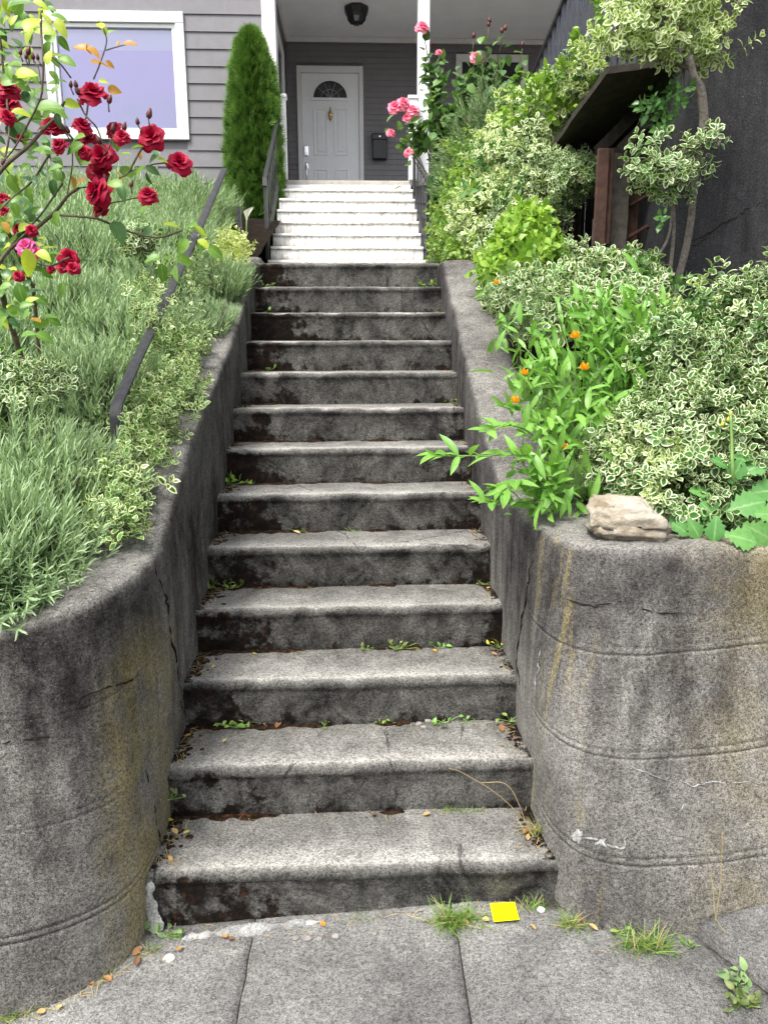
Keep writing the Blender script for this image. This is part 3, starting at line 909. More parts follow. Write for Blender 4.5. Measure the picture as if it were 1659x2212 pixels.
for px_, xa, xb in ((0, -0.806, -0.712), (1, 0.690, 0.790)):
    pd = hp('newel_post', bevel_box(xa, xb, 7.22, 7.32, FLZ - 0.0, 4.56, .005), M['white'])
    hp('newel_cap', bevel_box(xa - 0.015, xb + 0.015, 7.205, 7.335, 4.56, 4.595, .006), M['white'], pd)
# skirt boards under the porch on the right
hp('wall', box(0.74, 4.5, HY - 0.05, HY + 0.05, 2.2, FLZ - 0.06), M['siding'])
z = 2.42
while z < FLZ - 0.15:
    hp('siding_board', lap(0.745, 4.4, HY - 0.06, z, ex * 0.98), M['siding']); z += ex * 0.98
hp('wall', box(-0.95, -0.80, HY - 0.05, HY + 0.05, 2.2, FLZ - 0.06), M['siding'])
# door frame and door
cs = 0.062
hp('door_frame', join([bevel_box(DX0, DX0 + cs, DY - 0.045, DY + 0.02, FLZ, 5.825, .005), bevel_box(DX1 - cs, DX1, DY - 0.045, DY + 0.02, FLZ, 5.825, .005), bevel_box(DX0 + cs - .001, DX1 - cs + .001, DY - 0.043, DY + 0.02, 5.735, 5.825, .005)]), M['white'])
hp('threshold', bevel_box(DX0 + .02, DX1 - .02, DY - 0.09, DY + 0.01, FLZ + .001, FLZ + 0.045, .006), M['brass'])
X0, X1, Z0, Z1 = DX0 + cs + 0.004, DX1 - cs - 0.004, FLZ + 0.05, 5.732
door = hp('door', bevel_box(X0, X1, DY - 0.018, DY + 0.025, Z0, Z1, .003), M['door'])
cx = (X0 + X1) / 2


def door_panel(xa, xb, za, zb, fy):
    """raised rectangular moulding with a fielded centre"""
    w_ = 0.022
    return join([bevel_box(xa, xb, fy - 0.010, fy + 0.002, zb - w_, zb, .004), bevel_box(xa, xb, fy - 0.010, fy + 0.002, za, za + w_, .004), bevel_box(xa, xa + w_, fy - 0.0095, fy + 0.002, za + w_ - .001, zb - w_ + .001, .004),
                 bevel_box(xb - w_, xb, fy - 0.0095, fy + 0.002, za + w_ - .001, zb - w_ + .001, .004), bevel_box(xa + 0.05, xb - 0.05, fy - 0.007, fy + 0.002, za + 0.05, zb - 0.05, .006)])


for xa, xb in ((X0 + 0.165, X0 + 0.37), (X1 - 0.37, X1 - 0.165)):
    hp('panel', door_panel(xa, xb, 4.62, 5.27, DY - 0.018), M['door'], door)
    hp('panel', door_panel(xa, xb, 3.92, 4.43, DY - 0.018), M['door'], door)
# fan light: half round rim, glass, leading
fz, fr_ = 5.405, 0.245
def arc(r0, r1, y0, y1, zc, n=20, k=0.92):
    V = []
    for i in range(n + 1):
        a = math.pi * i / n
        for rr, yy in ((r0, y0), (r1, y0), (r1, y1), (r0, y1)): V.append((cx + rr * math.cos(a), yy, zc + rr * k * math.sin(a)))
    F = [(4 * i + j, 4 * i + (j + 1) % 4, 4 * (i + 1) + (j + 1) % 4, 4 * (i + 1) + j) for i in range(n) for j in range(4)] + [(0, 1, 2, 3), (4 * n + 3, 4 * n + 2, 4 * n + 1, 4 * n)]
    return np.array(V), F
fan = hp('fanlight_frame', join([arc(fr_, fr_ + 0.042, DY - 0.036, DY - 0.01, fz), bevel_box(cx - fr_ - 0.042, cx + fr_ + 0.042, DY - 0.036, DY - 0.01, fz - 0.042, fz - 0.001, .005)]), M['door'], door, False)
n = 20
hp('fanlight_pane', (np.array([(cx, DY - 0.0195, fz)] + [(cx + fr_ * math.cos(math.pi * i / n), DY - 0.0195, fz + fr_ * .92 * math.sin(math.pi * i / n)) for i in range(n + 1)]), [(0, i + 2, i + 1) for i in range(n)]), M['dark_glass'], door)
hp('leading', join([tube([(cx, DY - .022, fz), (cx + q * fr_, DY - .022, fz + .9 * fr_ * .92 * math.sqrt(max(0, 1 - q * q)))], .0035, 5) for q in (-.75, -.32, .32, .75)] +
   [tube([(cx + .13 * math.cos(a), DY - .022, fz + .11 * math.sin(a)) for a in np.linspace(0, math.pi, 12)], .0035, 5), tube([(cx - .05, DY - .022, fz + .01), (cx, DY - .022, fz + .17), (cx + .05, DY - .022, fz + .01)], .0035, 5)]), M['lead'], door)
# knocker, lock, handle
kx, kz = cx, 5.16
hp('door_knocker', join([tube([(kx, DY - .03, kz + .12), (kx, DY - .035, kz + .07), (kx, DY - .045, kz + .02), (kx, DY - .045, kz - .03), (kx, DY - .03, kz - .085)], [.006, .016, .034, .026, .004], 8)]), M['brass'], door, True)
hp('lock', join([bevel_box(X0 + .018, X0 + .088, DY - .042, DY - .015, 4.60, 4.75, .012, 2), bevel_box(X0 + .036, X0 + .070, DY - .055, DY - .04, 4.615, 4.65, .006)]), M['chrome'], door)
hp('door_handle', join([bevel_box(X0 + .028, X0 + .078, DY - .034, DY - .015, 4.40, 4.52, .01, 2), bevel_box(X0 + .032, X0 + .074, DY - .034, DY - .015, 4.16, 4.25, .01, 2), tube(curve_pts([(X0 + .053, DY - .03, 4.47), (X0 + .053, DY - .085, 4.43), (X0 + .053, DY - .085, 4.28), (X0 + .053, DY - .03, 4.21)], 15), .011, 7)]), M['chrome'], door, True)
# porch window on the right, behind the pink roses
pw = hp('window', join([bevel_box(PX0, PX1, DY - .05, DY + .02, PZ1 - .10, PZ1, .005), bevel_box(PX0, PX1, DY - .05, DY + .02, PZ0, PZ0 + .08, .005)] + [bevel_box(a, a + .09, DY - .048, DY + .02, PZ0 + .079, PZ1 - .099, .005) for a in (PX0, (PX0 + PX1) / 2 - .045, PX1 - .09)]), M['white'])
hp('pane', box(PX0 + .085, (PX0 + PX1) / 2 - .04, DY - .022, DY - .016, PZ0 + .07, PZ1 - .09), M['dark_glass'], pw)
hp('pane', box((PX0 + PX1) / 2 + .04, PX1 - .085, DY - .022, DY - .016, PZ0 + .07, PZ1 - .09), M['dark_glass'], pw)
# doorbell
hp('doorbell', bevel_box(-0.892, -0.852, 7.75, 7.79, 4.55, 4.68, .008, 2), M['white'])

# ceiling lamp
lc = on_z(770, 22, CLZ)
lamp = thing('ceiling_lamp', 'dark octagonal ceiling lamp under the porch roof', 'lamp', (lc[0], lc[1], CLZ + .03))
def ring_lathe(cx_, cy_, prof, n=8):
    V = [(cx_ + r * math.cos(2 * math.pi * (k + .5) / n), cy_ + r * math.sin(2 * math.pi * (k + .5) / n), z) for r, z in prof for k in range(n)]
    F = [(i * n + k, i * n + (k + 1) % n, (i + 1) * n + (k + 1) % n, (i + 1) * n + k) for i in range(len(prof) - 1) for k in range(n)] + [tuple(range(n)), tuple((len(prof) - 1) * n + n - 1 - k for k in range(n))]
    return np.array(V), F
mk('canopy_plate', *ring_lathe(lc[0], lc[1], [(.16, CLZ + .03), (.17, CLZ + .0), (.15, CLZ - .045), (.135, CLZ - .055)]), M['black_iron'], lamp)
mk('glass_bowl', *ring_lathe(lc[0], lc[1], [(.128, CLZ - .05), (.118, CLZ - .10), (.075, CLZ - .15), (.02, CLZ - .16)]), M['lamp_glass'], lamp)
for k in range(8):
    a = 2 * math.pi * (k + .5) / 8; c_, s_ = math.cos(a), math.sin(a)
    mk('lamp_bar', *tube([(lc[0] + r * c_, lc[1] + r * s_, z) for r, z in ((.134, CLZ - .05), (.123, CLZ - .102), (.078, CLZ - .155), (.015, CLZ - .168))], .006, 5), M['black_iron'], lamp)
mk('finial', *ring_lathe(lc[0], lc[1], [(.022, CLZ - .160), (.026, CLZ - .172), (.01, CLZ - .19)]), M['black_iron'], lamp)
# mailbox
q0, q1 = on_y(803, 291, DY - .06), on_y(837, 345, DY - .06)
mb = thing('mailbox', 'black wall mailbox with hinged lid beside the white door', 'mailbox', ((q0[0] + q1[0]) / 2, DY - .02, q1[2]))
mk('box_body', *bevel_box(q0[0] + .008, q1[0] - .008, DY - .125, DY - .015, q1[2], q0[2] - .07, .012, 2), M['mail'], mb)
V, F = bevel_box(q0[0], q1[0], DY - .14, DY - .013, q0[2] - .085, q0[2], .012, 2); V[:, 2] += np.where(V[:, 2] > q0[2] - .04, (V[:, 1] - (DY - .14)) * .25, 0)
mk('lid', V, F, M['mail'], mb)
mk('lock_button', *bevel_box((q0[0] + q1[0]) / 2 - .012, (q0[0] + q1[0]) / 2 + .012, DY - .147, DY - .138, q0[2] - .055, q0[2] - .03, .005, 2), M['chrome'], mb)

# white painted porch steps
ps = thing('porch_steps', 'white painted wooden porch steps streaked with mildew', 'steps', (-0.02, 6.3, 2.32))
yn = [7.253, 6.953, 6.663, 6.385, 6.125, 5.865, 5.600, 5.345, 5.08]
for k in range(1, 9):
    zt = FLZ - 0.16 * k; y0 = yn[k]; y1 = yn[k - 1] + 0.03
    prof = [(y0 + .012, zt - .13, .75), (y0 + .012, zt - .10, .35), (y0 + .012, zt - .05, .2), (y0 + .012, zt - .034, .55), (y0 + .002, zt - .033, 1), (y0 - .002, zt - .028, .8), (y0 - .004, zt - .016, .1), (y0, zt - .004, 0), (y0 + .006, zt, 0), (y0 + .15, zt, .15), (y1 - .001, zt, .5)]
    # riser below the nosing reaches the tread beneath
    prof[0] = (y0 + .012, zt - .163, 1.0)
    nx = 40; xs = np.linspace(-0.765, 0.715, nx); pr = np.array(prof)
    V = np.zeros((nx, len(pr), 3)); V[:, :, 0] = xs[:, None]; V[:, :, 1] = pr[None, :, 0]; V[:, :, 2] = pr[None, :, 1]
    V[:, :, 2] += (vnoise(np.stack([xs, xs * 0 + k, xs * 0], -1), 2.5, 9) * .0035)[:, None]
    A = np.zeros((nx, len(pr), 3)); A[:, :, 0] = pr[None, :, 2]
    mk('step', V.reshape(-1, 3), grid_faces(nx, len(pr)), M['wsteps'], ps, False, {'mask': A.reshape(-1, 3)})
rz = FLZ
prof = [(7.282, rz - .165), (7.282, rz - .06)]
mk('riser_board', *bevel_box(-0.765, 0.715, 7.24, 7.275, rz - .165, rz - .057, .003), M['white'], ps)
mk('stringer', *join([(np.array([(x, yn[8] + .05, 2.25), (x, 7.30, 3.5), (x, 7.30, 2.25), (x + .03, yn[8] + .05, 2.25), (x + .03, 7.30, 3.5), (x + .03, 7.30, 2.25)]), [(0, 1, 2), (3, 5, 4), (0, 3, 4, 1), (1, 4, 5, 2), (2, 5, 3, 0)]) for x in (-0.75, 0.672)]), M['white'], ps)


def bar(p, q, wx, wz, b=None):
    """rectangular bar between two points, wx across (horizontal), wz deep"""
    p, q = np.array(p, float), np.array(q, float); t = unit(q - p); s = unit(np.cross(t, (0, 0, 1.0))) if abs(t[2]) < .98 else np.array([1.0, 0, 0]); u = np.cross(s, t)
    V = [e + s * a * wx / 2 + u * c * wz / 2 for e in (p, q) for a, c in ((-1, -1), (1, -1), (1, 1), (-1, 1))]
    return np.array(V), [(3, 2, 1, 0), (4, 5, 6, 7), (0, 1, 5, 4), (1, 2, 6, 5), (2, 3, 7, 6), (3, 0, 4, 7)]


def iron_railing(x, label, y0, z0, y1, z1, foot):
    t = thing('iron_railing', label, 'railing', (x, y0, foot), 'iron railings of the porch steps')
    mk('handrail', *join([bar((x, y0 - .02, z0), (x, y1, z1), .036, .018)] + [bar((x, y0 - .02, z0 + .004), (x, y0 - .03, z0 - .07), .04, .02)]), M['black_iron'], t)
    sl = (z1 - z0) / (y1 - y0); lo = z0 - foot - .12
    mk('bottom_rail', *bar((x, y0, z0 - lo), (x, y1, z1 - lo), .03, .012), M['black_iron'], t)
    mk('post', *bar((x, y0, foot), (x, y0, z0 - .01), .03, .03), M['black_iron'], t)
    mk('post', *bar((x, y1 - .02, z1 - .95), (x, y1 - .02, z1 - .01), .03, .03), M['black_iron'], t)
    nb = 9
    for k in range(1, nb):
        yy = y0 + (y1 - y0) * k / nb; zz = z0 + sl * (yy - y0)
        P = [(x, yy, zz - lo)] + [(x, yy + .012 * math.sin(s_ * 9), zz - lo + (lo - .01) * s_) for s_ in np.linspace(.1, .9, 7)] + [(x, yy, zz - .01)]
        mk('baluster', *tube(P, .006, 5), M['black_iron'], t)


iron_railing(-0.785, 'black iron stair railing beside the clipped evergreen', 5.50, 3.325, 7.05, 4.30, 2.60)
iron_railing(0.735, 'black iron stair railing overgrown by the pink rose', 5.36, 3.245, 7.05, 4.02, 2.60)

# black flat-bar handrail sunk in the lavender
HX = -0.85
hr = thing('handrail', 'curved flat black metal handrail running through the lavender', 'handrail', (HX, 0.80, 1.22))
def flat_rail(pts, wd, th):
    P = curve_pts(pts, 60); V = []; cs_ = [(-1, -.3), (-.9, .55), (-.45, .95), (.45, .95), (.9, .55), (1, -.3), (.8, -1), (-.8, -1)]
    T_ = unit(np.gradient(P, axis=0)); s = np.array([1.0, 0, 0])
    for i, p in enumerate(P):
        u = np.cross(s, T_[i])
        for a, c in cs_: V.append(p + s * a * wd / 2 + u * c * th / 2)
    m_ = len(cs_); F = [(i * m_ + j, i * m_ + (j + 1) % m_, (i + 1) * m_ + (j + 1) % m_, (i + 1) * m_ + j) for i in range(len(P) - 1) for j in range(m_)]
    F += [tuple(range(m_ - 1, -1, -1)), tuple((len(P) - 1) * m_ + j for j in range(m_))]
    return np.array(V), F
mk('rail', *flat_rail([(HX, .80, 1.34), (HX, .795, 1.44), (HX, .80, 1.492), (HX, .83, 1.530), (HX, .88, 1.556), (HX, 1.15, 1.70), (HX, 1.80, 2.03), (HX, 2.70, 2.50), (HX, 3.55, 2.96)], .046, .014), M['iron_grey'], hr, False)
mk('post', *bar((HX, .805, 1.05), (HX, .80, 1.36), .040, .022), M['iron_grey'], hr)
pt = on_y(520, 535, 4.0)
mk('post', *join([bar((pt[0], 4.0, 2.28), (pt[0], 4.0, 2.80), .03, .03), bar((pt[0] - .12, 3.95, 2.62), (pt[0], 4.0, 2.45), .03, .03)]), M['iron_grey'], hr)

# ================================================================== NEIGHBOUR'S WALL AND LEAN-TO
WYN = 2.25
def rough_box(x0, x1, y0, y1, z0, z1, n, seed, amp=.02):
    V, F = [], []
    for (a, b, c) in (((x0, y0), (x1, y0), n), ((x0, y1), (x0, y0), n // 2)):
        us = np.linspace(0, 1, c); zs = np.linspace(z0, z1, n)
        g = np.array([[(a[0] + (b[0] - a[0]) * u, a[1] + (b[1] - a[1]) * u, z) for z in zs] for u in us])
        d = fbm(g.reshape(-1, 3), 2.5, seed).reshape(c, n) * amp * np.sin(np.pi * np.clip(us, .0, 1))[:, None] ** .3
        if a[1] == b[1]: g[..., 1] += d
        else: g[..., 0] += d
        F += grid_faces(c, n, len(V)); V += list(g.reshape(-1, 3))
    k = len(V); V += [(x0, y0, z1), (x1, y0, z1), (x1, y1, z1), (x0, y1, z1), (x1, y0, z0), (x1, y1, z0)]
    F += [(k, k + 1, k + 2, k + 3), (k + 1, k + 4, k + 5, k + 2)]
    return np.array(V), F
cl = on_y(1455, 600, WYN)[0]
nb_ = mk('concrete_side_wall', *rough_box(cl, 5.2, WYN, 3.1, 0.9, 5.2, 60, 77), M['dark_wall'], None, True)
meta(nb_, 'tall blackened concrete wall with a vine trunk climbing it', 'wall')
HW = surf(nb_)
wall_crack(HW, [(1485, 525), (1530, 500), (1570, 480), (1600, 460), (1640, 440), (1680, 425)], 0.004, M['crack'], nb_, 'crack', 21)
wall_crack(HW, [(1470, 545), (1500, 528), (1540, 512)], 0.003, M['crack'], nb_, 'crack', 22)

shed = thing('lean_to', 'dark wooden lean-to roof on brown posts beside the blackened wall', 'shed', (1.75, 3.1, 2.3))
A_ = on_x(1170, 340, 1.40); B_ = on_x(1310, 145, 1.40)
# roof sheet: left eave from B (near) to A (far), rising towards the wall
ny_, nx_ = 14, 8; V = []
for zoff in (0, -.035):
    for i in range(nx_):
        u = i / (nx_ - 1)
        for j in range(ny_):
            v = j / (ny_ - 1); e = B_ * (1 - v) + A_ * v
            p = np.array([e[0] + u * .62, e[1] + .06 * u * (1 - v), e[2] + .13 * u + zoff])
            p[2] += .012 * vnoise(np.array([p]), 5, 4)[0]; V.append(p)
n1_ = nx_ * ny_
F = grid_faces(nx_, ny_) + [tuple(reversed(f)) for f in grid_faces(nx_, ny_, n1_)]
rim = [i * ny_ for i in range(nx_)] + [(nx_ - 1) * ny_ + j for j in range(1, ny_)] + [i * ny_ + ny_ - 1 for i in range(nx_ - 2, -1, -1)] + [j for j in range(ny_ - 2, 0, -1)]
F += [(rim[i], rim[(i + 1) % len(rim)], n1_ + rim[(i + 1) % len(rim)], n1_ + rim[i]) for i in range(len(rim))]
mk('roof_sheet', V, F, M['dark_wood'], shed)
def post_px(xa, xb, ya, yb, y, mat, name, dp=.06, foot=None):
    a = on_y(xa, ya, y); b = on_y(xb, yb, y)
    mk(name, *bevel_box(a[0], b[0], y, y + dp, b[2] if foot is None else foot, a[2], .004), mat, shed)
post_px(1292, 1306, 320, 530, 2.62, M['brown_wood'], 'post', .025)
post_px(1306, 1316, 320, 528, 2.645, M['brown_wood'], 'post', .025)
post_px(1318, 1352, 330, 545, 2.72, M['grey_wood'], 'post', .08, 1.9)
post_px(1352, 1374, 395, 545, 2.78, M['brown_wood'], 'post', .05, 1.9)
post_px(1285, 1310, 470, 545, 2.70, M['grey_wood'], 'post', .05, 1.9)
for (p, q) in (((1350, 517), (1450, 458)), ((1362, 443), (1432, 402))):
    mk('rod', *tube([on_y(*p, 2.76), on_y(*q, 2.60)], .011, 6), M['brown_wood'], shed)
mk('beam', *bar(on_y(1340, 325, 2.72), on_y(1450, 215, 2.60), .05, .06), M['dark_wood'], shed)
mk('beam', *bar(on_y(1290, 330, 3.0), on_y(1470, 150, 2.8), .05, .07), M['dark_wood'], shed)
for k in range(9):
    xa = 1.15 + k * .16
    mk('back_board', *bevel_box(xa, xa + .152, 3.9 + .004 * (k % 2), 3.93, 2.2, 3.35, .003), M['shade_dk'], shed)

# black slatted fence above
fa, fb = on_z(1140, 190, 4.75), on_z(1232, -30, 4.75)
fd = unit(fb - fa); fa2 = fa - fd * .02; fb2 = fa + fd * 4.2
fence = thing('metal_fence', 'black metal fence of upright slats above the variegated bank', 'fence', (fa[0], fa[1], 3.0))
mk('top_rail', *bar(fa2, fb2, .05, .04), M['black_iron'], fence)
mk('bottom_rail', *bar(fa2 - (0, 0, 1.35), fb2 - (0, 0, 1.35), .04, .04), M['black_iron'], fence)
for k in range(20):
    p = fa + fd * (k * .24)
    mk('slat', *bar(p - (0, 0, 1.36), p - (0, 0, .015), .012, .10), M['fence_paint'], fence)
# ================================================================== PLANT MATERIALS
G = {}
M['vine_bark'] = paint('pale_grey_vine_bark', (0.19, 0.165, 0.14), 0.9, 0.45, 0.006, 60)
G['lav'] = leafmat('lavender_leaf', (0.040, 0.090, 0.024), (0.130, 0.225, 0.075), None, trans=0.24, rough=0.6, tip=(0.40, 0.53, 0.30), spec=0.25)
G['lav_grey'] = leafmat('lavender_leaf_grey', (0.045, 0.085, 0.030), (0.130, 0.200, 0.085), None, trans=0.22, rough=0.65, tip=(0.32, 0.44, 0.22), spec=0.25)
G['euo'] = leafmat('variegated_leaf', (0.030, 0.100, 0.022), (0.090, 0.215, 0.045), (0.66, 0.71, 0.44), 0.34, 0.22, 0.35)
G['euo_gold'] = leafmat('gold_variegated_leaf', (0.130, 0.240, 0.045), (0.270, 0.390, 0.090), (0.70, 0.72, 0.30), 0.50, 0.28, 0.35)
G['euo_pale'] = leafmat('pale_variegated_leaf', (0.120, 0.245, 0.040), (0.250, 0.380, 0.080), (0.76, 0.79, 0.50), 0.46, 0.28, 0.35)
G['vinca'] = leafmat('creeper_leaf', (0.040, 0.125, 0.028), (0.120, 0.270, 0.055), (0.68, 0.72, 0.38), 0.32, 0.22, 0.35)
G['plain'] = leafmat('glossy_green_leaf', (0.045, 0.130, 0.030), (0.110, 0.240, 0.050), None, trans=0.2, rough=0.3, vein=(0.22, 0.36, 0.12))
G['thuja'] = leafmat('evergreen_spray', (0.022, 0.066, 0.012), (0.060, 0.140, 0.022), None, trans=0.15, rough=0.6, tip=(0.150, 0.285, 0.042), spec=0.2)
G['rose'] = leafmat('rose_leaf', (0.100, 0.230, 0.030), (0.220, 0.400, 0.060), None, trans=0.36, rough=0.4, vein=(0.3, 0.45, 0.12))
G['rose_d'] = leafmat('dark_rose_leaf', (0.030, 0.095, 0.030), (0.090, 0.200, 0.050), None, trans=0.25, rough=0.35, vein=(0.12, 0.25, 0.08))
G['rose_y'] = leafmat('yellow_green_rose_leaf', (0.340, 0.460, 0.030), (0.500, 0.580, 0.070), None, trans=0.40, rough=0.4)
G['rose_o'] = leafmat('bronze_rose_leaf', (0.480, 0.230, 0.035), (0.600, 0.350, 0.060), None, trans=0.40, rough=0.4, tcol=(0.8, 0.45, 0.08))
G['pink_leaf'] = leafmat('pink_rose_leaf', (0.055, 0.135, 0.040), (0.170, 0.300, 0.075), None, trans=0.3, rough=0.4, vein=(0.2, 0.32, 0.1))
G['pea'] = leafmat('pea_leaf', (0.125, 0.300, 0.045), (0.230, 0.440, 0.075), None, trans=0.32, rough=0.4, vein=(0.34, 0.52, 0.18))
G['fern'] = leafmat('feathery_leaf', (0.150, 0.250, 0.095), (0.260, 0.380, 0.150), None, trans=0.3, rough=0.6)
G['thistle'] = leafmat('sow_thistle_leaf', (0.075, 0.230, 0.055), (0.150, 0.340, 0.085), None, trans=0.28, rough=0.5, vein=(0.30, 0.48, 0.20))
G['lime'] = leafmat('lime_green_leaf', (0.170, 0.330, 0.040), (0.340, 0.500, 0.070), None, trans=0.34, rough=0.45)
G['grass'] = leafmat('grass_blade', (0.100, 0.210, 0.035), (0.250, 0.360, 0.080), None, trans=0.3, rough=0.5)
G['dry'] = leafmat('dry_grass_blade', (0.38, 0.29, 0.12), (0.55, 0.44, 0.22), None, trans=0.25, rough=0.7, tcol=(0.6, 0.45, 0.2))
G['weed'] = leafmat('weed_leaf', (0.130, 0.260, 0.050), (0.330, 0.440, 0.100), None, trans=0.3, rough=0.5)
G['weed_r'] = leafmat('olive_weed_leaf', (0.085, 0.120, 0.030), (0.180, 0.210, 0.060), None, trans=0.2, rough=0.5)
G['stem'] = leafmat('green_stem', (0.130, 0.250, 0.060), (0.200, 0.330, 0.080), None, trans=0.1, rough=0.5)
G['cane'] = paint('brown_green_cane', (0.095, 0.075, 0.045), 0.7, 0.4, 0.003, 50)
G['red'] = leafmat('crimson_petal', (0.22, 0.002, 0.018), (0.40, 0.003, 0.038), None, trans=0.15, rough=0.55, spec=0.2, tcol=(0.65, 0.008, 0.05), tip=(0.36, 0.003, 0.034))
G['magenta'] = leafmat('magenta_petal', (0.62, 0.03, 0.20), (0.75, 0.16, 0.40), None, trans=0.25, rough=0.5, tcol=(0.8, 0.1, 0.35))
G['pink'] = leafmat('pink_petal', (0.84, 0.14, 0.27), (0.90, 0.34, 0.44), None, trans=0.3, rough=0.5, tcol=(0.9, 0.2, 0.3))
G['orange'] = leafmat('orange_petal', (0.85, 0.34, 0.005), (0.88, 0.46, 0.02), None, trans=0.3, rough=0.5, tcol=(0.9, 0.4, 0.02))
G['bud'] = leafmat('dark_red_bud', (0.075, 0.012, 0.016), (0.12, 0.03, 0.02), None, trans=0.1, rough=0.5, tcol=(.3, .02, .02))
G['litter'] = leafmat('fallen_leaf_tan', (0.42, 0.24, 0.09), (0.62, 0.48, 0.22), None, trans=0.15, rough=0.7, tcol=(.6, .4, .15))
G['litter_b'] = leafmat('fallen_leaf_brown', (0.16, 0.07, 0.03), (0.34, 0.17, 0.07), None, trans=0.1, rough=0.7, tcol=(.3, .15, .06))
G['litter_y'] = leafmat('fallen_leaf_yellow', (0.60, 0.50, 0.06), (0.50, 0.52, 0.10), None, trans=0.2, rough=0.6, tcol=(.7, .6, .1))
G['litter_o'] = leafmat('fallen_petal_orange', (0.85, 0.22, 0.005), (0.85, 0.26, 0.01), None, trans=0.2, rough=0.6, tcol=(.9, .3, .02))
G['calla'] = leafmat('white_spathe', (0.78, 0.78, 0.66), (0.82, 0.82, 0.74), None, trans=0.2, rough=0.4, tcol=(.8, .8, .6))

ROUND = leaf_template(0.62, 7, 0.35, -0.32, 0.80)
OVAL = leaf_template(0.50, 4, 0.35, -0.20, 0.85)
LANCE = leaf_template(0.26, 5, 0.30, -0.30, 0.9)
WIDE = leaf_template(0.80, 4, 0.25, -0.15, 0.75)


def tpl_quad(sets):
    V, F, A = cat(sets); return V, F, A


def sprig_template(leaf, pairs=4, L=0.42, open0=75, open1=22, stem=True, seed=1):
    """a short shoot of opposite leaves along +Y"""
    rg = np.random.default_rng(seed); S = []
    for k in range(pairs):
        t = k / max(1, pairs - 1); op = R(open0 + (open1 - open0) * t); sz = L * (1 - 0.25 * t) * rg.uniform(.85, 1.1)
        for s in (0, 1):
            ph = k * math.pi / 2 + s * math.pi + rg.uniform(-.3, .3)
            side = np.array([math.cos(ph), 0, math.sin(ph)])
            d = math.cos(op) * np.array([0, 1.0, 0]) + math.sin(op) * side
            nn = math.sin(op) * np.array([0, 1.0, 0]) - math.cos(op) * side
            V, F, A = leaf; X, Y, Z = frames(np.array([d]), np.array([nn]))
            W = (V[:, 0:1] * X + V[:, 1:2] * Y + V[:, 2:3] * Z) * sz + np.array([0, 0.12 + 0.62 * t, 0]) + d * .03
            S.append((W, F, A))
    if stem:
        S.append((np.array([(-.012, -.3, 0), (.012, -.3, 0), (.008, .75, 0), (-.008, .75, 0)]), np.array([[0, 1, 2, 3]]), np.array([(0, 1, 0)] * 4, float)))
    return cat(S)


SPRIG = [sprig_template(leaf_template(0.74, 4, 0.22, -0.28, 0.95), 4, 0.44, 82, 30, True, s) for s in (1, 2, 3)]
SPRIG_S = [sprig_template(leaf_template(0.62, 3, 0.3, -0.15, 0.9), 3, 0.50, 80, 35, True, s) for s in (4, 5)]


def lavender_template(seed):
    rg = np.random.default_rng(seed); S = []
    bl = blade_template(0.165, 2, 0.16)
    V, F, A = blade_template(0.020, 3, 0.0); S.append((V, F, A))
    V2 = V[:, [2, 1, 0]].copy(); S.append((V2, F, A))
    n = 10
    for k in range(n):
        t = 0.12 + 0.86 * k / (n - 1); ln = rg.uniform(.13, .21) * (1.05 - .25 * t)
        for s in (0, 1):
            ph = k * 1.57 + s * math.pi + rg.uniform(-.5, .5); op = R(rg.uniform(18, 48) * (1.1 - .5 * t))
            side = np.array([math.cos(ph), 0, math.sin(ph)]); d = math.cos(op) * np.array([0, 1.0, 0]) + math.sin(op) * side
            X, Y, Z = frames(np.array([d]), np.array([math.cos(op) * -side + math.sin(op) * np.array([0, 1.0, 0])]))
            Vb, Fb, Ab = bl; W = (Vb[:, 0:1] * X + Vb[:, 1:2] * Y + Vb[:, 2:3] * Z) * ln + np.array([0, t * .85, 0])
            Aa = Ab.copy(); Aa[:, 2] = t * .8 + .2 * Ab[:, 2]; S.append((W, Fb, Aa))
    return cat(S)


LAV = [lavender_template(s) for s in (1, 2, 3, 4)]


def scatter_mix(tpls, P, D, N, S, wide=1.0):
    n = len(P); k = np.arange(n) % len(tpls); sets = []
    S = np.broadcast_to(np.asarray(S, float), (n,))
    for i, t in enumerate(tpls):
        m = k == i
        if m.any(): sets.append(scatter(t, P[m], D[m], N[m], S[m], None, wide))
    return cat(sets)


